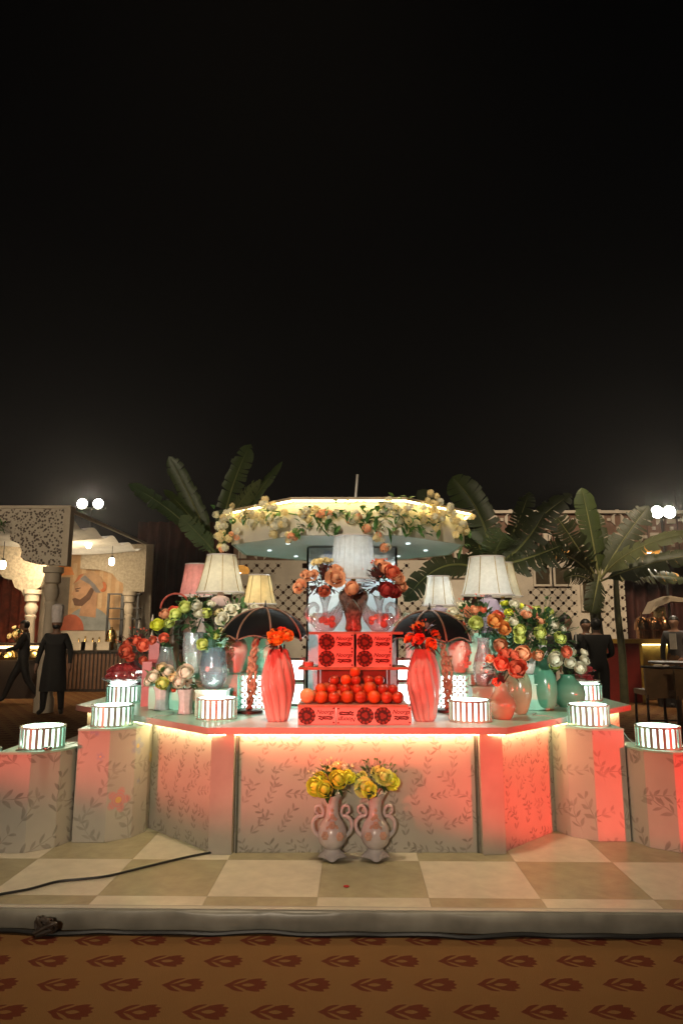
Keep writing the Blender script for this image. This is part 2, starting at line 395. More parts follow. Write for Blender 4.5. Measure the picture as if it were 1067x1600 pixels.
M['shade_y'] = pmat('yellow_silk', (.74, .58, .30), .6, var=.08, vscale=30, transl=.45)
M['shade_p'] = pmat('pink_silk', (.75, .33, .32), .6, var=.1, vscale=30, transl=.4)
M['trim'] = pmat('gold_trim', (.50, .36, .15), .4, .4)
M['bulb'] = emat('lamp_bulb', (1.0, .82, .55), 9)
M['lilac'] = pmat('lilac_ceramic', (.50, .40, .52), .2, coat=.5)
M['blush'] = pmat('blush_ceramic', (.66, .46, .42), .25, coat=.5)
M['urn'] = pmat('russet_ceramic', (.45, .22, .17), .25, coat=.5, var=.4, vscale=30, bump=.3)
M['white_cer'] = pmat('white_ceramic', (.54, .50, .46), .28, coat=.4, var=.05)
M['grey_cer'] = pmat('pearl_ceramic', (.62, .56, .56), .22, coat=.6, var=.12, vscale=12)
M['cream_cer'] = pmat('cream_ceramic', (.66, .62, .50), .25, coat=.5, var=.1)
M['hand_cer'] = pmat('milky_glass', (.58, .56, .54), .2, coat=.5, var=.12, vscale=30)
M['pink_flower_cer'] = pmat('applied_ceramic_flowers', (.72, .42, .30), .35, coat=.3)
M['frost_gold'] = pmat('frosted_amber_glass', (.55, .44, .28), .25, coat=.5, var=.12, transl=.35)
M['frost_green'] = pmat('frosted_green_glass', (.17, .50, .34), .2, coat=.6, var=.10, transl=.45)
M['frost_olive'] = pmat('frosted_olive_glass', (.36, .40, .24), .22, coat=.5, var=.15, transl=.3)
M['glass'] = glassmat('clear_glass', (.93, .97, .95), .10)
M['glass_w'] = glassmat('cut_crystal', (.95, .95, .96), .22, .12, (.8, .78, .8))
M['glass_r'] = glassmat('ruby_crystal', (.85, .25, .25), .35, .1, (.6, .08, .09))
M['glass_i'] = glassmat('iridescent_glass', (.62, .80, .86), .22, .08, (.35, .55, .62))
M['glass_shelf'] = glassmat('glass_shelf', (.7, .88, .82), .25, .03, (.35, .55, .48))
M['black_cloth'] = pmat('black_satin', (.005, .005, .006), .7, var=.2, spec=.10)
M['rib'] = pmat('beige_binding', (.26, .13, .08), .5)
M['rope'] = pmat('jute_rope', (.42, .30, .17), .8, var=.3, vscale=40, bump=.6, bscale=90)
M['dark_wood'] = pmat('dark_wood', (.035, .022, .015), .4)
M['cream_wall'] = pmat('cream_plaster', (.50, .42, .32), .7, var=.12, vscale=3)
M['jali_back'] = pmat('brown_backing', (.10, .05, .03), .8)
M['curtain'] = pmat('maroon_curtain', (.085, .022, .016), .85, var=.3, vscale=2)
M['drape'] = pmat('white_ceiling_drape', (.62, .58, .5), .8, var=.1, transl=.3)
M['skin'] = pmat('skin', (.23, .12, .075), .55, var=.1)
M['suit'] = pmat('black_suit', (.010, .0095, .009), .8)
M['hair'] = pmat('black_hair', (.008, .007, .006), .5)
M['shirt'] = pmat('white_shirt', (.6, .58, .54), .8)
M['vest'] = pmat('grey_vest', (.07, .07, .075), .8)
M['tan'] = pmat('tan_trousers', (.24, .13, .06), .8)
M['hat'] = pmat('white_hat', (.72, .64, .62), .8)
M['maroon'] = pmat('maroon_laminate', (.22, .025, .02), .4, var=.1)
M['mustard'] = pmat('mustard_trim', (.42, .26, .04), .45)
M['copper'] = pmat('copper', (.6, .33, .18), .25, 1.0)
# ================================================================== ground and stage
g = MB()
for i in range(16):
    for j in range(16):
        x0, x1 = -28 + i * 3.5, -24.5 + i * 3.5; y0, y1 = -16 + j * 3.5, -12.5 + j * 3.5
        g.quad((x0, y0, 0), (x1, y0, 0), (x1, y1, 0), (x0, y1, 0))
struct(g.build('carpet_ground', M['carpet']))

STZ = .10
stage = bpy.data.objects.new('stage_platform', None); COL.objects.link(stage); struct(stage)
stage.location = (0, 3.74, 0); stage.rotation_euler = (0, 0, R(-1.1))
b = MB(); b.box((0, 3.2, .0465), (7.4, 6.3, .091)); b.build('platform_body', M['vinyl_edge'], stage)
b = MB(); prof = [(.06, .1035), (.006, .1035), (-.006, .099), (-.012, .085), (-.010, .05), (-.004, .02), (.004, .004), (.06, .004)]
NX = 60
for k in range(NX + 1):
    x = -3.7 + 7.4 * k / NX; wv = .004 * math.sin(k * 1.7) + .003 * math.sin(k * .61 + 1)
    for (y, z) in prof: b.v.append((x, y + (wv if z < .09 else 0), z))
for k in range(NX):
    for q in range(len(prof) - 1):
        a = k * len(prof) + q; b.face((a, a + len(prof), a + len(prof) + 1, a + 1))
b.build('rolled_edge', M['vinyl_edge'], stage)
tiles = {}
xs = [-.13 + .59 * k for k in range(-6, 6)]; ys = [.061, .19, .78, 1.37, 1.96, 2.55]
for j in range(len(ys) - 1):
    for i in range(len(xs) - 1):
        wd = .5886; ht = ys[j + 1] - ys[j] - .0012; key = round(ht, 3)
        if key not in tiles:
            t = MB(); t.box((0, 0, 0), (wd, ht, .008)); tiles[key] = [t.mesh('floor_tile', False), t.mesh('floor_tile', False)]
        dark = (i + j) % 2 == 1
        inst(tiles[key][dark], 'floor_tile', M['vinyl_d'] if dark else M['vinyl_l'], stage, ((xs[i] + xs[i + 1]) / 2, (ys[j] + ys[j + 1]) / 2, .0965))
b = MB(); b.box((0, .0, 0), (7.3, .034, .004)); o = b.build('trim_strip', M['edge'], stage); o.location = (0, .022, .1062)

# black cable on the floor and the sagging cable along the stage foot
pts = []
for (px, py) in ((-25, 1404), (0, 1398), (45, 1390), (90, 1378), (130, 1374), (170, 1369), (215, 1358), (260, 1347), (300, 1338), (338, 1331)):
    p = G(px, py, STZ + .008); pts.append((p.x, p.y, STZ + .010))
def smooth(pts, n=6):
    out = []; pts = [Vector(p) for p in pts]
    for i in range(len(pts) - 1):
        p0, p1, p2, p3 = pts[max(i - 1, 0)], pts[i], pts[i + 1], pts[min(i + 2, len(pts) - 1)]
        for k in range(n):
            t = k / n
            out.append(.5 * ((2 * p1) + (p2 - p0) * t + (2 * p0 - 5 * p1 + 4 * p2 - p3) * t * t + (3 * p1 - p0 - 3 * p2 + p3) * t ** 3))
    return out + [pts[-1]]
b = MB(); b.tube(smooth(pts), .007, 8)
tag(b.build('power_cable', M['black']), 'thin black power cable snaking over the checked stage floor to the counter', 'cable')
pts = []
for k in range(40):
    x = -2.6 + k * .14; pts.append((x, 3.70 - .019 * x + .010 * math.sin(k * 1.3) + .006 * math.sin(k * .5), .012 + .004 * math.sin(k * 2.1)))
b = MB(); b.tube(smooth(pts, 3), .011, 7)
tag(b.build('edge_cable', M['black']), 'black cable lying along the foot of the stage edge', 'cable')
b = MB(); rr = random.Random(5); c = G(76, 1446, .04); c.y = min(c.y, 3.70)
for k in range(9):
    a = rr.uniform(0, 6.28); q = [c + Vector((rr.uniform(-.05, .05), rr.uniform(-.02, .015), rr.uniform(-.03, .045))) for _ in range(4)]
    b.tube(smooth(q, 5), .009, 6)
tag(b.build('tape_knot', pmat('dirty_tape', (.05, .035, .025), .6)), 'crumpled dark knot of tape stuck to the stage edge', 'tape')
b = MB(); p = G(541, 1385, STZ + .004)
for k in range(5):
    a = k * 1.256; b.ball((p.x + .009 * math.cos(a), p.y + .009 * math.sin(a), STZ + .005), .009, 8, 5, (1, .8, .4))
tag(b.build('fallen_petal', M['f_red']), 'small red fallen petals on the khaki floor square', 'petals')

# ================================================================== the octagonal counter
CX, CYc, AP = .1, 6.915, 2.245
TOPZ = .88
def octa(ap, k):      # vertex k of an octagon of that apothem, k=0 is the front right corner
    r = ap / math.cos(R(22.5)); a = R(-67.5 + 45 * k); return (CX + r * math.cos(a), CYc + r * math.sin(a))
counter = thing('display_counter', 'large octagonal display counter papered in leafy print with glowing strip under its top', 'counter', (0, 0, 0))
b = MB()
def panel(name, p, q, z0, z1, th, mat, parent, u0=0):
    p, q = Vector((p[0], p[1])), Vector((q[0], q[1])); d = (q - p).normalized(); n = Vector((-d.y, d.x)); L = (q - p).length
    m = MB(); poly = [p, q, q + n * th, p + n * th]; i = len(m.v)
    for z in (z0, z1):
        for c in poly: m.v.append((c.x, c.y, z))
    m.face((0, 1, 5, 4), [(u0, z0), (u0 + L, z0), (u0 + L, z1), (u0, z1)])
    for f in ((1, 2, 6, 5), (2, 3, 7, 6), (3, 0, 4, 7), (3, 2, 1, 0), (4, 5, 6, 7)): m.face(f, [(u0, z0)] * 4)
    return m.build(name, mat, parent, False)
panel('front_panel', (CX - .785, CYc - AP), (CX + .785, CYc - AP), STZ + .001, .839, .02, M['paper'], counter)
for k in range(8):
    p, q = octa(AP, k - 1), octa(AP, k)
    if k == 0: continue
    panel('side_panel', p, q, STZ + .001, .839, .02, M['paper'], counter, u0=k * .61)
for s in (-1, 1):
    b = MB(); x = CX + s * .862; b.box((x, CYc - AP + .02, (STZ + .838) / 2), (.152, .12, .738 - .004), s * R(8))
    b.build('pillar', M['edge'], counter)
    b = MB(); b.box((CX + s * .772, CYc - AP - .004, .47), (.012, .02, .735)); b.build('corner_bead', pmat('olive_bead', (.10, .10, .07), .6), counter)
for k in range(8):
    o0, o1, i1, i0 = octa(AP + .085, k - 1), octa(AP + .085, k), octa(.56, k), octa(.56, k - 1)
    b = MB(); d = Vector((o1[0] - o0[0], o1[1] - o0[1])).normalized() * .001
    b.prism([(o0[0] + d.x, o0[1] + d.y), (o1[0] - d.x, o1[1] - d.y), (i1[0] - d.x, i1[1] - d.y), (i0[0] + d.x, i0[1] + d.y)], .842, TOPZ)
    b.build('worktop', M['white'] if k == 0 else M['minttop'], counter, False)  # front board paler: strong light there put into its colour
    e0, e1 = octa(AP + .090, k - 1), octa(AP + .090, k); n0, n1 = octa(AP + .0865, k - 1), octa(AP + .0865, k)
    b = MB(); b.prism([e0, e1, n1, n0], .838, TOPZ + .001); b.build('edge_band', M['edge'], counter, False)
    if k in (7, 0, 1):
        m0, m1 = octa(AP + .030, k - 1), octa(AP + .030, k); r0, r1 = octa(AP + .042, k - 1), octa(AP + .042, k)
        b = MB(); b.prism([r0, r1, m1, m0], .828, .840); b.build('led_strip', M['led'], counter, False)

# ================================================================== stepped plinths either side
def plinth(side, xin, yf, top, depth, mat, label, wdt=.42):
    """side=+1 right of the counter: xin is the inner edge"""
    pl = [(wdt, 0), (.20, 0), (.055, .11), (0, .25), (0, depth), (wdt, depth)]
    pts = [(xin + side * u, yf + v) for u, v in pl]
    if side > 0: pts = [pts[1], pts[0], pts[5], pts[4], pts[3], pts[2]]
    t = thing('plinth', label, 'plinth', (xin + side * wdt / 2, yf + depth / 2, STZ), 0, 'stepped plinths flanking the counter')
    loc = [(a - t.location.x, b_ - t.location.y) for a, b_ in pts]
    m = MB(); m.prism(loc, .002, top - STZ - .014, uvs=True, cap=False); m.build('shaft', mat, t, False)
    cx = sum(a for a, _ in loc) / 6; cyy = sum(b_ for _, b_ in loc) / 6
    m = MB(); m.prism([(cx + (a - cx) * 1.012, cyy + (b_ - cyy) * 1.012) for a, b_ in loc], top - STZ - .0135, top - STZ); m.build('top_board', M['minttop'], t, False)
    return t
XL, XR = -1.385, 1.525
plinth(-1, XL, 4.88, .832, .40, M['paper_f'], 'tall papered plinth with blue and pink blossoms touching the counter')
plinth(-1, XL - .435, 4.66, .715, .42, M['paper_b'], 'middle papered plinth with leaf print and a spoon on its top')
plinth(-1, XL - .87, 4.56, .575, .42, M['paper_b'], 'lowest papered plinth at the outer end, cut by the frame edge')
plinth(1, XR, 4.90, .832, .40, M['paper_g'], 'tall papered plinth with dark blossoms beside the faded floral panel')
plinth(1, XR + .435, 4.66, .715, .42, M['paper_b'], 'lower leaf-print plinth glowing red on its front face')

# ================================================================== slatted lanterns
LN = 22; LR, LH = .142, .145
bm_ = MB(); bm_.box((0, 0, 0), (.006, .019, LH - .012)); bar_me = bm_.mesh('bar', False)
bm_ = MB(); bm_.lathe([(LR - .012, 0), (LR + .006, 0), (LR + .006, .012), (LR - .012, .012), (LR - .012, 0)], 24); ring_me = bm_.mesh('ring')
bm_ = MB(); bm_.lathe([(LR * .83, .012), (LR * .83, LH - .012)], 32); diff_me = bm_.mesh('diffuser')
bm_ = MB(); bm_.lathe([(.001, LH - .006), (LR * .90, LH - .008)], 32); disc_me = bm_.mesh('light_disc')
bm_ = MB(); bm_.ball((0, 0, 0), .011, 8, 6, (1, 1, 1.3)); bead_me = bm_.mesh('bulb')
def lantern(loc, label, sc=1.0, rot=0):
    t = thing('lantern', label, 'lantern', loc, rot, 'slatted mint lanterns'); t.scale = (sc,) * 3
    inst(ring_me, 'base_ring', M['chrome'], t, (0, 0, .001)); inst(ring_me, 'top_ring', M['chrome'], t, (0, 0, LH - .012))
    for k in range(LN):
        a = 2 * math.pi * k / LN; inst(bar_me, 'bar', M['chrome'], t, (LR * math.cos(a), LR * math.sin(a), LH / 2), (0, 0, a))
    inst(diff_me, 'diffuser', M['led_cool'], t); inst(disc_me, 'light_disc', M['led_box'], t)
    return t
def onz(px, py, z): p = G(px, py, z); return (p.x, p.y, z + .001)
def ctr(x, y, z): return (x, y, z + .001)
lantern(ctr(XL - .25, 5.06, .832), 'glowing slatted lantern on the tall blossom-papered plinth')
lantern(ctr(XL - .435 - .215, 4.85, .715), 'glowing slatted lantern behind a spoon on the middle plinth')
lantern(ctr(XL - .87 - .17, 4.76, .575), 'glowing slatted lantern on the lowest plinth at the frame edge')
lantern(ctr(XR + .25, 5.09, .832), 'glowing slatted lantern on the plinth with dark blossoms')
lantern(ctr(XR + .435 + .20, 4.86, .715), 'glowing slatted lantern on the red-lit lower plinth')
p = G(338, 1123, TOPZ); lantern((p.x, p.y + .02, TOPZ + .001), 'slatted lantern under the iridescent vase, its bars half red')
p = G(735, 1127, TOPZ); lantern((p.x, p.y + .02, TOPZ + .001), 'slatted lantern with red bars beside the coral rose vase', rot=.1)
p = G(190, 1098, TOPZ); lantern((p.x, p.y + .05, TOPZ + .001), 'slatted lantern carrying the ruby crystal dish'); DISH_L = (p.x, p.y + .05, TOPZ + LH)
p = G(232, 1097, TOPZ); lantern((p.x + .12, p.y + .16, TOPZ + .001), 'slatted lantern below the pink cartons, partly hidden by milky vases')
p = G(922, 1096, TOPZ); lantern((p.x, p.y + .12, TOPZ + .001), 'slatted lantern carrying the red candies, behind another lantern'); DISH_R = (p.x, p.y + .12, TOPZ + LH)
# spoon on the middle plinth
p = ctr(XL - .435 - .2, 4.695, .715)
b = MB(); b.tube([(p[0] - .12, p[1] + .0, p[2] + .006), (p[0], p[1] - .005, p[2] + .010), (p[0] + .05, p[1], p[2] + .012)], .005, 8)
b.ball((p[0] + .085, p[1] + .004, p[2] + .018), .036, 12, 8, (1, .7, .45))
tag(b.build('serving_spoon', pmat('steel', (.6, .56, .52), .2, 1.0)), 'metal serving spoon lying before the lantern on the middle plinth', 'spoon')

# ================================================================== central pillar and canopy
SHZ0, SHZ1 = 2.29, 2.605
pil = thing('central_pillar', 'tall blue-grey papered pillar rising from the counter middle to the canopy', 'pillar', (CX, CYc, 0))
hw = .43
faces = [(-hw, -hw), (hw, -hw), (hw, hw), (-hw, hw)]
pm = wallpaper('blue_grey_wallpaper', base=(.50, .53, .56), ink=(.42, .45, .46), scale=1.6, seed=5, flowers=((.26, 2.17, .12, (.25, .32, .55), (.6, .6, .6)), (.07, 1.62, .05, (.6, .55, .3), YE)))
for k in range(4):
    a, c = faces[k], faces[(k + 1) % 4]; panel('pillar_face', a, c, STZ + .002, SHZ0 - .01, .02, pm, pil, u0=0)
CCX = .06
can = thing('octagonal_canopy', 'octagonal canopy with lit rim and grey underside above the fruit display', 'canopy', (CCX, 6.80, 0))
def oc(ap, k): r = ap / math.cos(R(22.5)); a = R(-67.5 + 45 * k); return (r * math.cos(a), r * math.sin(a))
CA = 1.09
fm = pmat('cream_fascia', (.55, .50, .42), .6, var=.08, vscale=4); um = pmat('grey_soffit', (.80, .82, .82), .4, var=.05, vscale=3)
for k in range(8):
    p, q = oc(CA, k - 1), oc(CA, k); panel('fascia_board', p, q, SHZ0, SHZ1 - .03, .02, fm, can)
    p, q, r_, s_ = oc(CA + .075, k - 1), oc(CA + .075, k), oc(CA - .08, k), oc(CA - .08, k - 1)
    b = MB(); b.prism([p, q, r_, s_], SHZ1 - .024, SHZ1); b.build('rim_board', M['ply'], can, False)
    p, q, r_, s_ = oc(CA + .066, k - 1), oc(CA + .066, k), oc(CA + .05, k), oc(CA + .05, k - 1)
    b = MB(); b.prism([p, q, r_, s_], SHZ1 - .036, SHZ1 - .0245); b.build('led_strip', M['led_canopy'], can, False)
b = MB(); b.prism([oc(CA - .022, k) for k in range(8)], SHZ0 + .004, SHZ0 + .02); b.build('soffit', um, can, False)
b = MB(); b.prism([oc(CA - .09, k) for k in range(8)], SHZ1 - .07, SHZ1 - .05); b.build('roof_deck', M['ply'], can, False)
dm = emat('added_downlight_lens', (.9, 1, 1), 1.2)  # soffit lights added to light the swans and pillar
for k in range(8):
    a = R(-90 + 45 * k); 
    x, y = .78 * math.cos(a), .78 * math.sin(a)
    b = MB(); b.lathe([(.001, 0), (.015, 0), (.015, .006), (.02, .006), (.02, -.003)], 16, (x, y, SHZ0 - .003)); b.build('added_downlight', dm, can)
    l = lamp('SPOT', 'added_downlight_beam', (CCX + x, 6.80 + y, SHZ0 - .02), (CCX + x * 1.02, 6.80 + y * 1.02, 0), 16, (.88, 1, .98), .03, 150, .6)
b = MB(); b.tube([(.06, -.1, SHZ1 - .05), (.10, -.1, SHZ1 + .44)], .012, 8); b.build('rod', M['white'], can)

# ================================================================== fruit tower: three shelves
tower = thing('shelf_tower', 'three-tier wooden shelf tower holding cartons and fruit on the counter front', 'shelf', (CX - .02, 4.66, TOPZ))
tb = MB()
S1, S2, S3 = .135, .365, .61    # shelf top heights above the counter
for (z, x0, x1, y0, y1) in ((S1, -.37, .36, .02, .42), (S2, -.385, .39, .24, .62), (S3, -.315, .36, .30, .66)):
    b = MB(); b.box(((x0 + x1) / 2, (y0 + y1) / 2, z - .009), (x1 - x0, y1 - y0, .018)); b.build('shelf_board', M['ply'], tower, False)
b = MB(); b.box((.01, .50, (S1 + S2 - .018) / 2), (.48, .016, S2 - S1 - .02)); b.build('back_panel', M['wood'], tower, False)
b = MB(); b.box((.01, .55, (S2 + S3 - .018) / 2), (.48, .016, S3 - S2 - .02)); b.build('back_panel', M['wood'], tower, False)
for s in (-.25, .27):
    b = MB(); b.box((s, .36, (S1 - .018) / 2), (.016, .10, S1 - .02)); b.build('support', M['wood'], tower, False)
    b = MB(); b.box((s, .52, (S1 + S2 - .018) / 2), (.016, .05, S2 - S1 - .02)); b.build('support', M['wood'], tower, False)
# cartons
CW, CD, CHh = .252, .20, .115
cart_m = pmat('printed_carton', (.56, .47, .42), .5, var=.05); ink = pmat('carton_red_ink', (.10, .010, .010), .6); dark = pmat('carton_dark_ink', (.022, .006, .005), .6); mid = pmat('carton_fruit_ink', (.20, .045, .025), .6)
b = MB(); b.box((0, CD / 2, CHh / 2), (CW, CD, CHh)); cart_me = b.mesh('carton_body', False)
def disc(m, cx, cz, r, y, n=20, sc=None):
    i = len(m.v); m.vert((cx, y, cz))
    for k in range(n):
        a = 2 * math.pi * k / n; rr = r * (sc(a) if sc else 1); m.vert((cx + rr * math.cos(a), y, cz + rr * math.sin(a)))
    for k in range(n): m.face((i, i + 1 + k, i + 1 + (k + 1) % n))
m1 = MB(); disc(m1, -.066, CHh / 2, .058, -.0008, 48, lambda a: .93 + .07 * abs(math.cos(5.5 * a)))
m2 = MB()
for k in range(11): a = 2 * math.pi * k / 11 + .2; disc(m2, -.066 + .044 * math.cos(a), CHh / 2 + .044 * math.sin(a), .0095, -.0012, 10)
m3 = MB(); disc(m3, -.066, CHh / 2, .034, -.0012, 24)
m4 = MB()
for (x, z, r) in ((-.072, .062, .014), (-.056, .054, .013), (-.07, .045, .011)): disc(m4, x, z, r, -.0016, 12)
m5 = MB(); rr = random.Random(2)
for k in range(16):
    x = .018 + .082 * (k % 8) / 7; z = .036 + (.014 if k > 7 else 0) + rr.uniform(-.003, .003); a = rr.uniform(-.6, .6)
    c, s = math.cos(a), math.sin(a); L, W = .013, .0058; i = len(m5.v)
    for (u, v) in ((-L, 0), (0, -W), (L, 0), (0, W)): m5.vert((x + u * c - v * s, -.0012, z + u * s + v * c))
    m5.face((i, i + 1, i + 2, i + 3))
m6 = MB(); m6.quad((.107, -.0012, .099), (.119, -.0012, .099), (.119, -.0012, .109), (.107, -.0012, .109)); m7 = MB(); m7.quad((.107, -.0012, .008), (.119, -.0012, .008), (.119, -.0012, .018), (.107, -.0012, .018))
pr = [m.mesh(n, False) for m, n in ((m1, 'roundel'), (m2, 'roundel_scallop'), (m3, 'roundel_centre'), (m4, 'printed_fruit'), (m5, 'printed_sprig'), (m6, 'corner_mark'), (m7, 'corner_mark'))]
fc = bpy.data.curves.new('lettering', 'FONT'); fc.body = 'Noorgs'; fc.size = .038; fc.shear = .35; fc.align_x = 'CENTER'; fc.offset = .0006
fo = bpy.data.objects.new('lettering_src', fc); COL.objects.link(fo); bpy.context.view_layer.update()
let_me = bpy.data.meshes.new_from_object(fo.evaluated_get(bpy.context.evaluated_depsgraph_get())); bpy.data.objects.remove(fo)
let_me.transform(Matrix.Translation((.055, -.0012, .070)) @ Matrix.Rotation(R(90), 4, 'X')); let_me.name = 'lettering'; let_me.materials.clear()
# photo's cartons: (x, shelf height, depth, upside down)
def carton(loc, label, flip=False, rz=0):
    t = thing('fruit_carton', label, 'carton', loc, rz, 'printed fruit cartons')
    par = t
    for me, n, mt in ((cart_me, 'carton_body', cart_m), (pr[0], 'roundel', dark), (pr[1], 'roundel_scallop', mid), (pr[2], 'roundel_centre', dark), (pr[5], 'corner_mark', ink), (pr[6], 'corner_mark', ink), (pr[3], 'printed_fruit', mid), (pr[4], 'printed_sprig', ink), (let_me, 'lettering', ink)):
        o = inst(me, n, mt, t)
        if flip: o.rotation_euler = (0, math.pi, 0); o.location = (0, 0, CHh)
        if n == 'roundel_centre': o.location.y -= .0002
    return t
tx, ty = CX - .02, 4.66
for k, (x, fl, lb) in enumerate(((-.245, False, 'printed fruit carton on the counter under the pale melon end'), (.012, True, 'printed fruit carton lying upside down between two others'), (.262, False, 'printed fruit carton on the counter next to the leaning right twisted vase'))):
    carton((tx + x, ty + .07, TOPZ + .001), lb, fl, R((1, -.5, .5)[k]))
for (x, z, lb) in ((-.118, 0, 'lower carton of the stack beside the small pink tin'), (.150, 0, 'lower carton of the stack away from the pink tin'), (-.118, 1, 'upper carton under the glass swan with the open peach rose'), (.152, 1, 'upper carton under the glass swan with three round roses')):
    carton((tx + x, ty + .275, TOPZ + S2 + .001 + z * (CHh + .001)), lb, False, R(rnd.uniform(-1, 1)))
b = MB(); b.lathe([(.001, 0), (.04, 0), (.041, .03), (.036, .034), (.001, .034)], 20)
tag(b.build('round_tin', pmat('pink_tin', (.5, .22, .19), .4), None, None, (tx - .32, ty + .36, TOPZ + S2 + .001)), 'small round pink tin at the end of the middle shelf', 'tin')
# fruit
b = MB(); b.lathe([(.0005, -.030), (.012, -.034), (.026, -.026), (.036, -.008), (.0375, .004), (.033, .019), (.020, .031), (.008, .033), (.0005, .029)], 14); apple_me = b.mesh('apple')
b = MB(); b.ball((0, 0, 0), .040, 14, 9, (1, 1, .93)); orange_me = b.mesh('orange')
b = MB(); b.ball((0, 0, 0), .052, 16, 10, (1, 1, .95)); melon_me = b.mesh('melon')
FA = pmat('red_apple_skin', (.24, .025, .015), .2, col2=(.38, .11, .035), vscale=14, coat=.5, rand=.15)
FO = pmat('orange_peel', (.48, .15, .02), .36, col2=(.40, .10, .018), vscale=20, bump=.3, bscale=300, rand=.25)
FM = pmat('pale_melon_skin', (.72, .52, .22), .4, col2=(.60, .60, .28), vscale=10)
stem_b = MB(); stem_b.tube([(0, 0, .026), (.003, 0, .042)], .0022, 6); stem_me = stem_b.mesh('stalk')
def fruit(kind, x, y, z, label, sc=1):
    me, mt, r = {'apple': (apple_me, FA, .034), 'orange': (orange_me, FO, .037), 'melon': (melon_me, FM, .049)}[kind]
    o = inst(me, kind, mt, None, (tx + x, ty + y, TOPZ + S1 + z + r * sc), (rnd.uniform(-.5, .5), rnd.uniform(-.5, .5), rnd.uniform(0, 6)), sc)
    tag(o, label, kind, 'fruit heaped on the shelf')
    if kind == 'apple': inst(stem_me, 'stalk', M['dark_wood'], o)
def row_label(kd, where): return ('red apple' if kd == 'apple' else 'bright orange') + ' in the ' + where
row = [(-.31, 'melon', 'pale yellow-green melon at the end of the fruit row'), (-.215, 'orange', None), (-.13, 'apple', None), (-.04, 'orange', None), (.05, 'apple', None), (.14, 'orange', None), (.225, 'apple', None), (.30, 'apple', None)]
lab = {'apple': 'red apple in the heap of fruit on the lower shelf', 'orange': 'bright orange in the heap of fruit on the lower shelf', 'melon': 'pale round melon in the fruit heap'}
for x, kd, lb in row: fruit(kd, x, .085 + rnd.uniform(-.01, .01), .002, lb or row_label(kd, 'front row of the fruit heap'), 1.12 if kd != 'melon' else 1.0)
for k, x in enumerate((-.26, -.18, -.095, -.01, .075, .165, .25)): fruit('apple' if k % 2 else 'orange', x, .165 + rnd.uniform(-.01, .01), .002, row_label('apple' if k % 2 else 'orange', 'row behind the front row of fruit'), 1.1)
for k, x in enumerate((-.22, -.145, -.055, .03, .115, .20, .27)):
    kd = ('orange', 'apple', 'apple', 'apple', 'orange', 'apple', 'apple')[k]; fruit(kd, x, .135 + rnd.uniform(-.01, .01),   .055, row_label(kd, 'second layer of the fruit heap'), 1.0 if k != 4 else 1.15)
for k, x in enumerate((-.18, -.10, -.02, .06, .14, .22)): kd = 'orange' if k in (0,) else 'apple'; fruit(kd, x, .215, .055, row_label(kd, 'hidden back row of the fruit heap'), .98)
for k, x in enumerate((-.13, -.05, .02, .11, .18)): kd = 'apple' if k != 1 else 'orange'; fruit(kd, x, .185 + .01 * (k % 2), .112, row_label(kd, 'upper layer just under the crowning orange'), .95)
fruit('orange', .015, .205, .165, 'single orange crowning the top of the fruit heap', .95)

# thin pale wires trailing from the lanterns
wire_m = pmat('pale_wire', (.45, .5, .44), .5)
for k, pts in enumerate((((XL - .10, 5.10, .84), (XL - .02, 5.02, .84), (XL + .03, 5.12, .886), (XL + .12, 5.2, .887), (XL + .10, 5.4, .887), (XL - .1, 5.55, .887)),
                         ((XL - .52, 4.90, .72), (XL - .44, 4.95, .74), (XL - .42, 5.02, .79), (XL - .38, 5.08, .838), (XL - .36, 5.1, .838)),
                         ((XR + .40, 5.1, .838), (XR + .43, 4.98, .82), (XR + .46, 4.93, .76), (XR + .50, 4.88, .722)),
                         ((XR + .08, 5.05, .838), (XR + .02, 5.0, .84), (XR - .02, 5.10, .887), (XR - .12, 5.2, .887), (XR - .05, 5.35, .887)))):
    b = MB(); b.tube(smooth(pts, 6), .0028, 6)
    tag(b.build('lantern_wire', wire_m), ('pale wire looping from the tall plinth lantern onto the worktop beside the milky vases', 'pale wire hanging between the middle plinth and the blossom plinth', 'pale wire hanging between the dark-blossom plinth and the red-lit plinth', 'pale wire trailing onto the worktop by the squat green vase')[k], 'wire')

# two open frames with glowing panels between the tower and the umbrellas
for k, (px, lb) in enumerate(((640, 'bright white light box behind the right twisted vase and fruit'), (456, 'bright white light box behind the left twisted vase and fruit'))):
    x = (px - 533.5) * MPP(5.72, 1.1); t = thing('light_box', lb, 'light box', (x, 5.72, TOPZ + .001), 0, 'light boxes')
    for sx in (-.10, .10):
        b = MB(); b.box((sx, 0, .20), (.014, .014, .40)); b.build('post', M['black'], t, False)
    for z in (.02, .21, .39):
        b = MB(); b.box((0, 0, z), (.186, .012, .012)); b.build('rail', M['black'], t, False)
    for z0 in (.03, .22):
        b = MB(); b.box((0, .012, z0 + .08), (.184, .008, .15)); b.build('glow_panel', M['led_lattice'], t, False)
SZ = TOPZ + .60
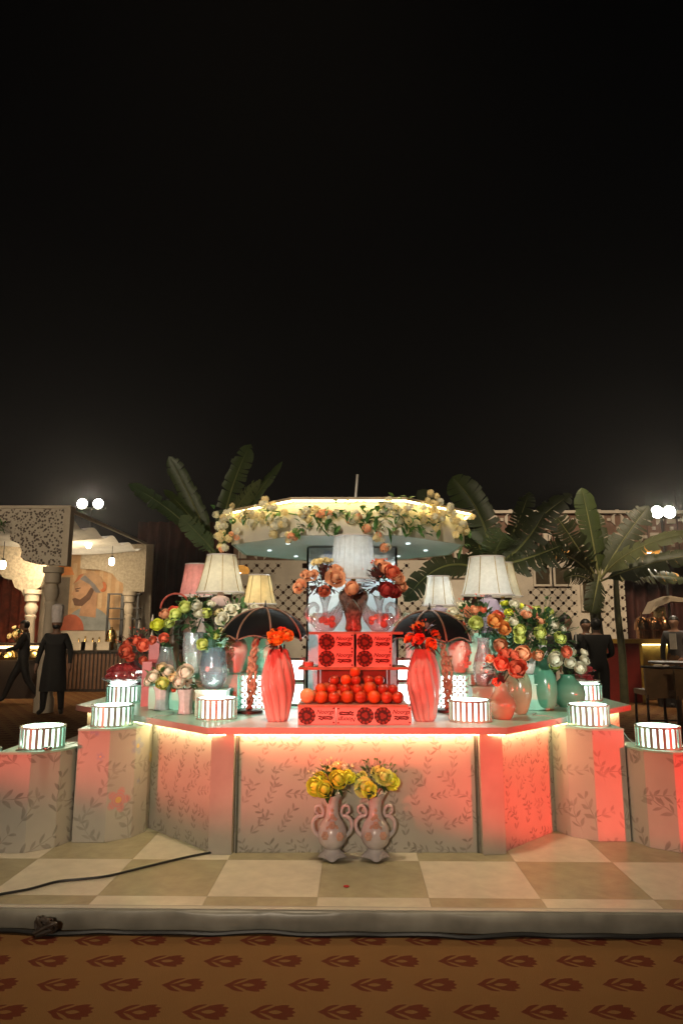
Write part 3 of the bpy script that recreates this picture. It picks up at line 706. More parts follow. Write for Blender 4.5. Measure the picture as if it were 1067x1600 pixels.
# ================================================================== flowers
def rose_mesh(seed, rings, name='flower'):
    """overlapping petals wrapped round a solid heart, radius about 1, facing +Z; rings: (radius, end angle, petals, curl)"""
    rr = random.Random(seed); m = MB(); NT, NS = 6, 5
    r0 = rings[0][0] * .93; m.ball((0, 0, .05), r0, 12, 8, (1, 1, .9))
    for k, (rk, end, n, curl) in enumerate(rings):
        for j in range(n):
            a0 = 2 * math.pi * j / n + k * .9 + rr.uniform(-.2, .2); hw = math.pi / n * 1.4; e_ = end * rr.uniform(.93, 1.05); rj = rk * rr.uniform(.96, 1.05); i = len(m.v)
            for t in range(NT):
                tt = t / (NT - 1); th = R(25) + (e_ - R(25)) * tt
                for s in range(NS):
                    ss = -1 + 2 * s / (NS - 1); drop = .20 * ss * ss * tt * (e_ - R(25))
                    th2 = th - drop; rad = rj * (1 + .04 * ss) + curl * tt ** 3
                    a = a0 + ss * hw * (.5 + .5 * math.sin(math.pi * min(1, .25 + tt * .65)))
                    m.v.append((rad * math.sin(th2) * math.cos(a), rad * math.sin(th2) * math.sin(a), -rad * math.cos(th2) * .9 - curl * .5 * tt ** 4))
            for t in range(NT - 1):
                for s in range(NS - 1):
                    a = i + t * NS + s; m.face((a, a + 1, a + NS + 1, a + NS))
    return m.mesh(name, True)
D_ = R
ROSES = [rose_mesh(1, ((.42, D_(165), 3, 0), (.58, D_(145), 3, .02), (.76, D_(125), 4, .04), (.92, D_(105), 5, .10))), rose_mesh(2, ((.45, D_(160), 3, 0), (.66, D_(138), 4, .03), (.88, D_(112), 5, .10))), rose_mesh(3, ((.5, D_(158), 3, 0), (.72, D_(135), 4, .03), (.95, D_(118), 4, .06)))]
OPEN = [rose_mesh(11, ((.36, D_(160), 3, 0), (.52, D_(138), 4, .04), (.70, D_(112), 5, .10), (.82, D_(92), 5, .25))), rose_mesh(12, ((.34, D_(155), 3, 0), (.56, D_(125), 4, .08), (.80, D_(95), 5, .28)))]
BUDS = [rose_mesh(21, ((.55, D_(165), 3, 0), (.74, D_(148), 3, .03), (.92, D_(124), 4, .09))), rose_mesh(22, ((.6, D_(160), 3, 0), (.80, D_(138), 3, .04), (.95, D_(115), 4, .14)))]
def cluster_mesh(seed, n=30):
    rr = random.Random(seed); m = MB()
    for k in range(n):
        d = Vector((rr.gauss(0, 1), rr.gauss(0, 1), rr.gauss(0, 1))).normalized(); c = d * rr.uniform(.55, .85)
        q = d.to_track_quat('Z', 'Y'); 
        for j in range(5):
            a = 2 * math.pi * j / 5 + k; w_ = .35; i = len(m.v)
            for (r, da, z) in ((.03, 0, -.05), (.30, -.45, .07), (.46, 0, .03), (.30, .45, .07)):
                m.v.append(tuple(c + q @ Vector((r * math.cos(a + da), r * math.sin(a + da), z))))
            m.face((i, i + 1, i + 2, i + 3))
    return m.mesh('blossom', True)
CLUST = [cluster_mesh(s) for s in (1, 2, 3)]

def add_leaf(m, base, dirv, L, W, droop=.2, up=Vector((0, 0, 1))):
    d = Vector(dirv).normalized(); side = d.cross(up)
    side = side.normalized() if side.length > .1 else Vector((1, 0, 0)); nrm = side.cross(d)
    i = len(m.v); base = Vector(base)
    for t, w_ in ((0, .02), (.3, .8), (.6, 1), (.85, .5), (1, .02)):
        p = base + d * (L * t) - up * (droop * L * t * t)
        m.v.append(tuple(p + side * (W * w_) + nrm * (W * .25 * w_))); m.v.append(tuple(p)); m.v.append(tuple(p - side * (W * w_) + nrm * (W * .25 * w_)))
    for k in range(4):
        a = i + k * 3; m.face((a, a + 1, a + 4, a + 3)); m.face((a + 1, a + 2, a + 5, a + 4))

def bouquet(label, mouth, rx, rz, flowers, leaf='leaf', nleaf=55, seed=0, size=.045, spots=None, filler=None, ry=None, lift=.45, kinds=None, leaf_len=.07):
    """mouth: vase rim centre. flowers: list of (material, count). spots: [(dx, dz, dy, mat, size)]"""
    rr = random.Random(seed); ry = ry or rx * .8
    t = thing('bouquet', label, 'flowers', mouth)
    c = Vector((0, 0, rz * lift)); fol = MB(); stems = MB(); placed = []
    for k in range(nleaf):
        a = rr.uniform(0, 6.283); el = rr.uniform(-.35, 1.3); d = Vector((math.cos(a) * math.cos(el) * rx, math.sin(a) * math.cos(el) * ry, math.sin(el) * rz))
        f = rr.uniform(.35, .8); b0 = c + d * f
        dd = d.normalized() + Vector((rr.uniform(-.4, .4), rr.uniform(-.4, .4), rr.uniform(-.3, .4)))
        add_leaf(fol, b0, dd, leaf_len * rr.uniform(.7, 1.35), leaf_len * rr.uniform(.17, .30), rr.uniform(.1, .5))
    todo = list(spots or [])
    for (mt, n) in flowers:
        for k in range(n):
            best = None
            for tr in range(40):
                a = rr.uniform(-math.pi, 0) if rr.random() < .82 else rr.uniform(0, math.pi)
                el = rr.uniform(-.15, 1.35); d = Vector((math.cos(a) * math.cos(el) * rx, math.sin(a) * math.cos(el) * ry, math.sin(el) * rz))
                p = c + d; q = min([(p - x).length for x in placed] or [9])
                if best is None or q > best[0]: best = (q, p, d)
                if q > size * 2.1: break
            placed.append(best[1]); todo.append((best[1], best[2], mt, size * rr.uniform(.82, 1.15)))
    for e in todo:
        if len(e) == 5: p = Vector((e[0], e[2], e[1])); d = (p - c) + Vector((0, -.06, .02)); mt, sz = e[3], e[4]
        else: p, d, mt, sz = e
        d = d.normalized() + Vector((0, -.55, .42)); q = d.to_track_quat('Z', 'Y')
        me = rr.choice(kinds or ROSES)
        o = inst(me, 'flower', M[mt], t, p, (q @ Matrix.Rotation(rr.uniform(0, 6), 3, 'Z').to_quaternion()).to_euler(), (sz, sz, sz * rr.uniform(.85, 1.1)))
        stems.tube([p - d.normalized() * sz * .3, (p + c) * .5 + Vector((0, 0, -.02)), Vector((0, 0, -.03))], .0028, 5, False)
        for k in range(3): add_leaf(fol, p - d.normalized() * sz * .5, Vector((rr.uniform(-1, 1), rr.uniform(-1, .4), rr.uniform(-.5, .6))), sz * 1.2, sz * .3, .3)
    if filler:
        fm_, n = filler; fl = MB()
        for k in range(n):
            a = rr.uniform(0, 6.283); el = rr.uniform(.3, 1.4); d = Vector((math.cos(a) * math.cos(el) * rx, math.sin(a) * math.cos(el) * ry, math.sin(el) * rz)) * rr.uniform(.95, 1.2)
            p = c + d; stems.tube([p, c + d * .4], .0016, 4, False)
            for j in range(4):
                add_leaf(fl, p, d.normalized() + Vector((rr.uniform(-.8, .8), rr.uniform(-.8, .8), rr.uniform(-.3, .8))), rr.uniform(.014, .026), .005, 0)
        fl.build('filler_sprays', M[fm_], t)
    fol.build('foliage', M[leaf], t); stems.build('stems', M['leaf_d'], t)
    return t

# ================================================================== vases
def vase(name, label, loc, prof, mat, n=32, mod=None, group=None, inner=True, sc=1.0):
    t = thing(name, label, 'vase', loc, 0, group); t.scale = (sc,) * 3
    m = MB(); m.lathe([(.001, prof[0][1])] + list(prof), n, mod=mod)
    if inner:
        m.lathe([(max(.002, r - .006), z) for r, z in reversed(prof)][: max(3, len(prof) // 2)], n, mod=mod)
    m.build('body', mat, t); return t
def spl(ctrl, n=24):
    """smooth profile through (r,z) control points"""
    p = smooth([(r, 0, z) for r, z in ctrl], max(2, n // (len(ctrl) - 1))); return [(max(.001, q.x), q.z) for q in p]
def twist(f, amp, turns): return lambda r, z, a, t: (r * (1 + amp * (abs(math.cos(f / 2 * (a)))  ** .7 - .6)), z, a + turns * t)
tprof = spl([(.062, 0), (.075, .03), (.102, .16), (.112, .25), (.100, .36), (.074, .45), (.060, .485), (.056, .49)], 35)
TW = []
for (px, lb) in ((433, 'white twisted fluted vase holding big orange-yellow blooms'), (664, 'white twisted fluted vase holding orange lilies')):
    p = G(px, 1127, TOPZ); vase('twisted_vase', lb, (p.x, p.y + .03, TOPZ + .001), tprof, M['white_cer'], 72, twist(10, .22, -1.3)); TW.append((p.x, p.y + .03, TOPZ + .485))
bouquet('two big orange-yellow blooms in the twisted vase before the umbrella', TW[0], .10, .10, [], 'leaf_r', 26, 41, spots=[(-.015, .085, -.06, 'f_amber', 0.062), (.062, .10, -.03, 'f_amber', 0.054), (-.045, .115, .0, 'f_amber', 0.045), (.02, .13, .02, 'f_coral', 0.039)])
bouquet('ragged orange lilies with dark red leaves in a twisted vase', TW[1], .11, .13, [('f_orange', 4), ('f_coral', 2)], 'leaf_r', 46, 42, .045, kinds=OPEN, filler=('f_coral', 8), leaf_len=.08)

# --- vases of frosted glass on the right worktop
p = G(786, 1124, TOPZ); v1 = (p.x, p.y + .03, TOPZ + .001)
vase('gourd_vase', 'frosted amber gourd vase with ring lines at the worktop corner', v1, spl([(.06, 0), (.078, .03), (.098, .09), (.085, .14), (.052, .19), (.048, .235), (.060, .26)], 30), M['frost_gold'], 32, lambda r, z, a, t: (r * (1 + .006 * math.sin(z * 420)), z, a))
bouquet('coral roses with dark leaves in the amber gourd vase', (v1[0], v1[1], v1[2] + .25), .13, .15, [], 'leaf_r', 60, 43, .05, spots=[(-.02, .14, -.12, 'f_coral', 0.056), (.085, .10, -.13, 'f_coral', 0.065), (.13, .12, -.05, 'f_coral', 0.056), (-.08, .17, -.03, 'f_peach', 0.038), (.03, .21, -.02, 'f_coral', 0.050), (.10, .20, .02, 'f_coral', 0.045), (-.05, .01, -.09, 'f_coral', 0.034)], filler=('f_coral', 14))
p = G(812, 1117, TOPZ); v2 = (p.x, p.y + .06, TOPZ + .001)
vase('bulb_vase', 'tall olive and amber bulb vase behind the gourd vase', v2, spl([(.06, 0), (.085, .05), (.11, .15), (.10, .25), (.065, .32), (.05, .35)], 30), M['frost_olive'])
p = G(853, 1110, TOPZ); v3 = (p.x, p.y + .08, TOPZ + .001)
vase('tall_green_vase', 'tall frosted green vase with wide shoulders', v3, spl([(.08, 0), (.105, .05), (.115, .17), (.10, .27), (.055, .34), (.048, .39), (.06, .42)], 30), M['frost_green'])
p = G(893, 1106, TOPZ); v4 = (p.x, p.y + .07, TOPZ + .001)
vase('round_green_vase', 'squat round frosted green vase next to the outer lantern', v4, spl([(.07, 0), (.11, .04), (.135, .10), (.115, .17), (.06, .23), (.06, .26)], 30), M['frost_green'])
bouquet('ivory roses with pale lilies in the squat green vase', (v4[0], v4[1], v4[2] + .25), .17, .15, [], 'leaf', 60, 44, .05, spots=[(-.015, .11, -.14, 'f_white', .05), (.055, .07, -.16, 'f_white', .052), (.12, .13, -.10, 'f_white', .046), (-.13, .10, -.10, 'f_lime', .046), (-.10, .17, -.04, 'f_lime', .05), (.03, .20, -.03, 'f_white', .045), (-.02, .18, .02, 'f_cream', .045), (.15, .19, 0, 'f_white', .035)], filler=('f_white', 12), kinds=BUDS + ROSES[:1])
bouquet('lime and white globe roses crowding the tall green vase', (v3[0], v3[1], v3[2] + .40), .30, .30, [], 'leaf_d', 150, 45, .05, spots=[(-.20, .22, -.16, 'f_lime', .05), (-.05, .20, -.18, 'f_lime', .052), (.115, .16, -.16, 'f_lime', .05), (-.08, .03, -.2, 'f_peach', .045), (.05, .0, -.22, 'f_white', .062), (-.19, .04, -.18, 'f_peach', .065), (.0, .27, -.08, 'f_lime', .042), (.17, .05, -.12, 'f_coral', .05), (-.28, .28, -.06, 'f_lime', .045), (.10, .26, -.05, 'f_white', .04)], filler=('leaf', 22), leaf_len=.09, kinds=BUDS)
# --- clear vase on the block, right
def block(x, y, z0, z1, w_, d_, label, mat='mint'):
    t = MB(); t.box((0, 0, (z1 - z0) / 2), (w_, d_, z1 - z0 - .002)); t.box((0, 0, z1 - z0 - .0005), (w_ + .012, d_ + .012, .010))
    o = t.build('display_block', M[mat], None, False, (x, y, z0 + .0015)); return tag(o, label, 'block', 'mint display blocks')
def xat(px, Y, z): return (px - 533.5) * MPP(Y, z)
V5 = (xat(757, 5.35, 1.1), 5.35, 1.085); block(V5[0] + .06, 5.36, TOPZ, 1.078, .34, .18, 'mint block under the tall clear vase, behind the amber gourd vase')
vase('clear_vase', 'tall clear rippled vase with flared neck holding orange roses', V5, spl([(.06, 0), (.075, .04), (.085, .12), (.07, .21), (.045, .29), (.05, .36)], 30), M['glass_w'], 36, lambda r, z, a, t: (r * (1 + .03 * math.cos(a * 12)), z, a))
bouquet('orange roses with a yellow bud in the tall clear vase', (V5[0], V5[1], V5[2] + .35), .24, .22, [], 'leaf_d', 110, 46, .05, spots=[(-.09, .12, -.2, 'f_lime', .055), (.045, .135, -.22, 'f_orange', .06), (.12, .08, -.2, 'f_orange', .055), (.10, .17, -.1, 'f_coral', .05), (-.07, .22, -.05, 'f_peach', .045), (.09, -.045, -.18, 'f_peach', .055), (.0, .23, .0, 'f_coral', .04)], filler=('f_coral', 16))
V6 = (xat(823, 5.62, 1.1), 5.62, 1.085); block(V6[0] + .04, 5.65, TOPZ, 1.078, .22, .2, 'mint block carrying the small white egg vase')
vase('egg_vase', 'small glossy white egg-shaped vase on a mint block', V6, spl([(.035, 0), (.045, .04), (.072, .15), (.062, .22), (.035, .26)], 24), M['white_cer'])
bouquet('mixed peach and green roses above the white egg vase', (V6[0], V6[1], V6[2] + .26), .22, .2, [('f_lime', 4), ('f_peach', 3), ('f_white', 2)], 'leaf_d', 70, 47, .045, filler=('leaf', 16))
vase('plain_vase', 'plain white vase under the ivory and peach rose bunch', (xat(728, 5.95, 1.5), 5.95, SZ + .003), [(.05, 0), (.05, .03)], M['white_cer'], 20)
bouquet('ivory roses and peach rose beside the small cream lamp', (xat(728, 5.95, 1.5), 5.95, 1.51), .17, .17, [], 'leaf', 60, 48, .045, spots=[(-.13, .14, -.1, 'f_white', .05), (-.09, .08, -.14, 'f_cream', .048), (.015, .14, -.14, 'f_peach', .055), (.09, .08, -.1, 'f_white', .05), (-.03, .2, -.02, 'f_white', .045), (-.2, .05, -.05, 'f_white', .04)], filler=('f_white', 10))
for (px, Y, z, rx, fl, sd, lb) in ((800, 6.15, 1.62, .18, [('f_yellow', 3), ('f_white', 4)], 61, 'yellow and white rose bunch behind the large lilac-based lamp'),
                                  (845, 6.3, 1.55, .2, [('f_lime', 4), ('f_white', 3)], 62, 'green and white rose bunch near the red basket handle'),
                                  (640, 6.1, 1.50, .14, [('f_white', 5)], 63, 'white hydrangea bunch behind the right umbrella')):
    z0 = SZ + .003 if px == 800 else TOPZ + .001; hh = z - .1 - z0
    vase('plain_vase', 'plain white vase holding the ' + lb, (xat(px, Y, z), Y, z0), [(.05, 0), (.06, hh * .4), (.035, hh * .85), (.045, hh)], M['white_cer'], 20)
    bouquet(lb, (xat(px, Y, z), Y, z - .1), rx, .17, fl, 'leaf', 50, sd, .045)
# --- left side
p = G(250, 1110, TOPZ); w1 = (p.x, p.y + .05, TOPZ + .001); p = G(288, 1116, TOPZ); w2 = (p.x, p.y + .04, TOPZ + .001)
def handmod(r, z, a, t): return (r * (1 + .06 * math.cos(8 * a) * (1 - t * .5)), z + (.055 * max(0, math.cos(a - .3)) ** 3 * t ** 3), a)
hprof = spl([(.06, 0), (.052, .02), (.05, .08), (.058, .14), (.075, .18)], 20)
vase('flared_vase', 'milky glass vase with one flared lip beside the carton', w1, hprof, M['hand_cer'], 40, handmod)
vase('flared_vase', 'milky glass vase with raised lip beside the red-barred lantern', w2, hprof, M['hand_cer'], 40, handmod)
bouquet('ivory roses in the milky vase next to the cartons', (w1[0], w1[1], w1[2] + .17), .15, .12, [], 'leaf', 50, 51, .05, spots=[(-.05, .09, -.1, 'f_white', .056), (.03, .04, -.12, 'f_lime', .05), (.05, .13, -.05, 'f_white', .055), (-.11, .05, -.03, 'f_white', .04), (-.01, .16, 0, 'f_cream', .045)], kinds=BUDS)
bouquet('ivory roses with dark leaves in the milky vase beside the lantern', (w2[0], w2[1], w2[2] + .18), .14, .13, [], 'leaf_d', 45, 52, .05, spots=[(.01, .13, -.1, 'f_white', .062), (-.03, .06, -.11, 'f_white', .052), (-.09, .09, -.03, 'f_cream', .04), (-.08, .0, -.06, 'f_coral', .02)], kinds=BUDS)
B1 = (xat(333, 5.25, 1.07), 5.25); block(B1[0], 5.25, TOPZ, 1.065, .22, .2, 'pale mint block under the iridescent vase', 'minttop')
vase('iridescent_vase', 'blue iridescent glass barrel vase on a mint block', (B1[0], 5.25, 1.073), spl([(.055, 0), (.09, .05), (.105, .14), (.09, .25), (.075, .30)], 24), M['glass_i'], 36, lambda r, z, a, t: (r * (1 + .025 * math.cos(a * 10 + z * 12)), z, a))
bouquet('lime rose and green leaves in the iridescent barrel vase', (B1[0], 5.25, 1.36), .12, .10, [], 'leaf', 60, 53, .045, spots=[(-.075, .04, -.08, 'f_lime', .05), (.02, .10, -.05, 'f_lime', .03), (-.02, .12, 0, 'f_white', .035)])
# two-step mint stands with lattice fronts
def ring_cell(m, cx, cz, s, y, th, n=12, hole=.36, M_=None):
    """one square cell of lattice with a petal hole, in the x-z plane"""
    i = len(m.v); out = []; inn = []
    for k in range(n):
        a = 2 * math.pi * (k + .5) / n; c, sn = math.cos(a), math.sin(a); q = .5 / max(abs(c), abs(sn))
        out.append((c * q, sn * q)); h = hole * (1 + .22 * math.cos(4 * a)); inn.append((c * h, sn * h))
    for y_ in (y, y + th):
        for (u, v) in out: m.v.append((cx + u * s, y_, cz + v * s))
        for (u, v) in inn: m.v.append((cx + u * s, y_, cz + v * s))
    for k in range(n):
        j = (k + 1) % n
        m.face((i + k, i + j, i + n + j, i + n + k)); m.face((i + 2 * n + k, i + 3 * n + k, i + 3 * n + j, i + 2 * n + j))
        m.face((i + n + k, i + n + j, i + 3 * n + j, i + 3 * n + k))
def stand(side, label):
    x0, x1 = sorted((CX + side * .62, CX + side * 1.42)); t = thing('tiered_stand', label, 'stand', ((x0 + x1) / 2, 5.55, TOPZ), 0, 'mint tiered stands'); L = x1 - x0
    lat = x0 + .02 if side > 0 else x1 - .30
    # lower tier: frame, solid panel and lattice panel with light behind
    b = MB(); b.box((0, .30, .275 / 2 + .002), (L, .02, .27)); b.build('rear_panel', M['mint'], t, False)
    lx = -L / 2 if side > 0 else L / 2 - .30
    sx0, sx1 = (-L / 2 + .30, L / 2) if side > 0 else (-L / 2, L / 2 - .30)
    b = MB(); b.box(((sx0 + sx1) / 2, 0, .139), (sx1 - sx0, .016, .272)); b.build('front_panel', M['mint'], t, False)
    b = MB(); s_ = .045
    for i in range(6):
        for j in range(6): ring_cell(b, lx + .015 + s_ * (i + .5), .004 + s_ * (j + .5), s_, -.006, .010, 8, .38)
    stuff(b.build('lattice_panel', M['mint'], t, False))
    b = MB(); b.box((lx + .15, .16, .13), (.27, .01, .25)); b.build('light_panel', M['led_lattice'], t, False)
    b = MB(); b.box((0, .15, .281), (L + .03, .36, .008)); b.build('glass_shelf', M['glass_shelf'], t, False)
    b = MB(); b.box((0, .49, .30), (L, .34, .594)); b.build('upper_tier', M['mint'], t, False)
    return t
stand(-1, 'mint tiered stand with lattice front behind the rope-stemmed umbrella and iridescent vase')
stand(1, 'mint tiered stand with lattice front behind the cream urn with coral flowers')
GZ = TOPZ + .287
# urns on the glass shelf
uprof = spl([(.045, 0), (.055, .02), (.085, .12), (.095, .19), (.075, .25), (.055, .27), (.065, .29)], 28)
U1 = (xat(368, 5.62, 1.3), 5.64, GZ); U2 = (xat(718, 5.62, 1.3), 5.64, GZ)
for (u, lb, tagm, sgn) in ((U1, 'cream urn with small olive flowers behind the umbrella rope', M['frost_olive'], -1), (U2, 'cream urn with applied coral flowers on the glass shelf', M['pink_flower_cer'], 1)):
    t = vase('cream_urn', lb, u, uprof, M['cream_cer']); b = MB(); rr = random.Random(int(u[0] * 100))
    for k in range(22):
        a = R(-90 + sgn * rr.uniform(-5, 55)); z = rr.uniform(.05, .25); r = .09 if z < .22 else .075; p = Vector((r * math.cos(a), r * math.sin(a), z))
        for j in range(5):
            d = 2 * math.pi * j / 5; b.ball(p + Vector((.010 * math.cos(d), -.004, .010 * math.sin(d))), .0075, 6, 4, (1, .6, 1))
    b.build('applied_flowers', tagm, t)
bouquet('cream roses and small buds over the olive-flowered urn', (U1[0], U1[1], U1[2] + .28), .2, .22, [], 'leaf', 80, 54, .05, spots=[(-.10, .15, -.14, 'f_white', .058), (-.03, .22, -.1, 'f_white', .062), (.11, .18, -.1, 'f_white', .055), (-.15, .2, -.03, 'f_cream', .045), (-.11, .05, -.13, 'f_cream', .03), (-.06, .03, -.14, 'f_cream', .032), (.0, .02, -.15, 'f_cream', .03), (.16, .24, .0, 'f_white', .045), (.05, .27, .02, 'f_white', .04)], kinds=OPEN, filler=('leaf', 14))
bouquet('coral and white blossoms tumbling from the coral-flowered urn', (U2[0], U2[1], U2[2] + .28), .10, .09, [('f_coral', 3), ('f_white', 2)], 'leaf_r', 24, 55, .04, kinds=OPEN)
# clear glass vases on the shelf, left
gprof = spl([(.05, 0), (.06, .03), (.08, .14), (.085, .22), (.075, .32)], 24)
flut = lambda r, z, a, t: (r * (1 + .03 * math.cos(a * 14)), z, a)
V7 = (xat(302, 5.62, 1.25), 5.62, GZ); V8 = (xat(262, 5.75, 1.2), 5.70, TOPZ + .20)
vase('clear_vase', 'tall clear fluted vase with lime and white roses on the shelf', V7, gprof, M['glass_w'], 42, flut)
block(V8[0], 5.72, TOPZ, TOPZ + .195, .22, .2, 'mint block under the clear bell vase by the cartons')
vase('clear_vase', 'clear bell-shaped vase with yellow roses beside the pink cartons', V8, spl([(.085, 0), (.10, .03), (.09, .10), (.065, .2), (.05, .27), (.058, .29)], 24), M['glass'], 42, flut)
bouquet('lime and white roses over dense leaves in the fluted clear vase', (V7[0], V7[1], V7[2] + .30), .2, .21, [], 'leaf_d', 120, 56, .05, spots=[(-.13, .16, -.12, 'f_lime', .058), (-.06, .22, -.1, 'f_lime', .055), (.03, .23, -.1, 'f_white', .055), (.11, .17, -.1, 'f_lime', .05), (.06, .17, -.13, 'f_white', .045), (.13, .25, 0, 'f_white', .04), (-.03, .28, .02, 'f_white', .04)], filler=('leaf', 16), leaf_len=.09)
bouquet('yellow and peach roses in the clear bell vase', (V8[0], V8[1], V8[2] + .28), .15, .15, [], 'leaf_d', 60, 57, .05, spots=[(-.06, .19, -.1, 'f_yellow', .058), (.03, .2, -.08, 'f_lime', .05), (-.02, .28, -.02, 'f_peach', .05), (.05, .31, 0, 'f_coral', .05), (.0, .08, -.1, 'f_coral', .045), (-.1, .06, -.06, 'f_coral', .04)])
# basket with hoop handles
def basket(px, py, Y, label, zz=None):
    c = P(px, py, Y); t = thing('flower_basket', label, 'basket', (c.x, c.y, c.z - .16))
    b = MB(); b.tube([(.13 * math.cos(math.pi * k / 16), 0, .10 + .13 * math.sin(math.pi * k / 16)) for k in range(17)], .009, 8); b.build('hoop_handle', pmat('red_cane', (.5, .07, .04), .5), t)
    b = MB(); b.lathe([(.001, 0), (.09, 0), (.13, .10), (.12, .10), (.08, .01)], 24); b.build('bowl', M['wood'], t)
    hh = c.z - .16 - (TOPZ + .001); b = MB(); b.lathe([(.07, -hh), (.05, -hh + .03), (.04, -.03), (.08, -.001)], 20); b.build('pedestal', M['wood'], t)
    return t
basket(275, 940, 6.05, 'basket with red hoop handle behind the yellow roses')
basket(817, 958, 6.2, 'basket with red hoop handle behind the green and white roses')
# pink cartons, coral vase, dishes
pc = pmat('pink_carton', (.62, .20, .20), .5); pcl = pmat('carton_print', (.45, .06, .06), .6)
p = P(243, 1040, 5.95)
t = thing('tall_carton', 'tall pink carton standing behind the clear bell vase', 'carton', (p.x - .03, 6.0, TOPZ + .001))
b = MB(); b.box((0, 0, .28), (.085, .085, .56), .3); b.build('carton_body', pc, t, False)
b = MB(); b.box((0, 0, .36), (.0865, .0865, .03), .3); b.build('printed_band', pcl, t, False)
t = thing('tall_carton', 'shorter pink carton in front of the tall pink carton', 'carton', (p.x - .045, 5.86, TOPZ + .001))
b = MB(); b.box((0, 0, .18), (.075, .075, .36), .3); b.build('carton_body', pc, t, False)
CV = (xat(213, 6.25, 1.2), 6.25, TOPZ + .001)
vase('dark_vase', 'dark slender vase with coral roses behind the ruby dish', CV, spl([(.06, 0), (.05, .03), (.075, .18), (.05, .30), (.06, .36)], 24), pmat('dark_glaze', (.05, .03, .03), .2, coat=.5))
bouquet('coral roses and dark red leaves behind the ruby crystal dish', (CV[0], CV[1], CV[2] + .36), .2, .18, [], 'leaf_r', 70, 58, .05, spots=[(-.06, .08, -.13, 'f_coral', .07), (.09, .13, -.12, 'f_coral', .062), (.01, .17, -.08, 'f_coral', .055), (-.02, .03, -.12, 'f_coral', .045), (.16, .17, -.02, 'f_coral', .045), (.09, -.0, -.1, 'f_coral', .04), (-.09, .15, 0, 'f_coral', .05)], filler=('f_coral', 16))
def shell(loc, label, mat, sc=1.0):
    t = thing('crystal_dish', label, 'dish', loc)
    t.scale = (sc,) * 3
    b = MB(); b.lathe([(.001, .004), (.08, .006), (.15, .03), (.185, .05), (.18, .056), (.14, .04), (.001, .012)], 48, mod=lambda r, z, a, tt: (r * (1 + .05 * math.cos(a * 12)), z + .006 * math.cos(a * 12) * (r / .18), a)); b.build('plate', M['glass_w'], t)
    b = MB(); b.lathe([(.15, .042), (.165, .075), (.145, .10), (.155, .125), (.11, .16), (.06, .185), (.001, .19)], 48, mod=lambda r, z, a, tt: (r * (1 + .07 * math.cos(a * 10)), z, a)); b.build('dome', mat, t)
    return t
shell((DISH_L[0], DISH_L[1], DISH_L[2] + .003), 'ruby crystal domed dish standing on a lantern', M['glass_r'])
t = thing('candy_dish', 'white plate of red wrapped candies on the rear lantern', 'dish', (DISH_R[0], DISH_R[1], DISH_R[2] + .003))
b = MB(); b.lathe([(.001, 0), (.09, .0), (.13, .02), (.135, .03), (.12, .022), (.001, .008)], 32); b.build('plate', M['white_cer'], t)
rr = random.Random(9)
for k in range(5):
    b = MB(); i0 = 0; b.box((0, 0, 0), (.05, .04, .04)); b.box((.045, 0, 0), (.03, .05, .008)); b.box((-.045, 0, 0), (.03, .05, .008))
    o = b.build('candy', M['glass_r'], t, False, (rr.uniform(-.03, .10), rr.uniform(-.06, .02), .045 + .035 * (k > 2) + .012 * k)); o.rotation_euler = (rr.uniform(-.4, .4), rr.uniform(-.6, .6), rr.uniform(0, 3))

# ================================================================== lamps
def table_lamp(label, px, ytop, ybot, wtop, wbot, Y, zbase, shade, base, pleats=8, on=2.2, tilt=0, fine=True, bcol=(1.0, .85, .6)):
    c1 = P(px, ybot, Y); c0 = P(px, ytop, Y); s = MPP(Y, c1.z); rb = wbot / 2 * s; rt = wtop / 2 * s; h = c0.z - c1.z
    t = thing('table_lamp', label, 'lamp', (c1.x, Y, zbase)); zb = c1.z - zbase
    b = MB(); prof = [(rb + (rt - rb) * (k / 8) ** .8 , zb + h * k / 8) for k in range(9)]
    b.lathe(prof, 96, mod=(lambda r, z, a, tt: (r * (1 + .010 * math.cos(a * 40)) * (1 + .012 * abs(math.cos(a * pleats / 2))), z, a)) if fine else None)
    b.build('shade', shade, t)
    for k in range(pleats):
        a = 2 * math.pi * (k + .3) / pleats; b = MB(); b.tube([(r * 1.018 * math.cos(a), r * 1.018 * math.sin(a), z) for r, z in prof], .0035 if pleats < 10 else .0018, 5); b.build('seam', M['trim'] if pleats < 10 else shade, t)
    b = MB()
    for (r, z) in ((rb * 1.012, zb), (rt * 1.012, zb + h)): b.tube([(r * math.cos(6.2832 * k / 40), r * math.sin(6.2832 * k / 40), z) for k in range(41)], .006, 6, False)
    b.build('rim_binding', M['hat'], t)
    b = MB(); H = zb + .02; q = min(.10, H * .42) if base != M['urn'] else .05
    b.lathe([(.001, 0), (q * .75, 0), (q * .8, .015), (q * .45, .03), (q * .5, H * .2), (q * .95, H * .5), (q, H * .65), (q * .75, H * .82), (q * .3, H * .88), (q * .3, H * .94), (.012, H * .95), (.010, H + .05)], 28); b.build('base', base, t)
    b = MB(); b.lathe([(.016, H * .93), (.02, H * .96), (.016, H)], 16); b.build('collar', M['brass'], t)
    b = MB(); b.ball((0, 0, zb + h * .42), .028, 12, 8, (1, 1, 1.2)); b.build('bulb', emat('lamp_bulb', bcol, on * .65), t)
    return t

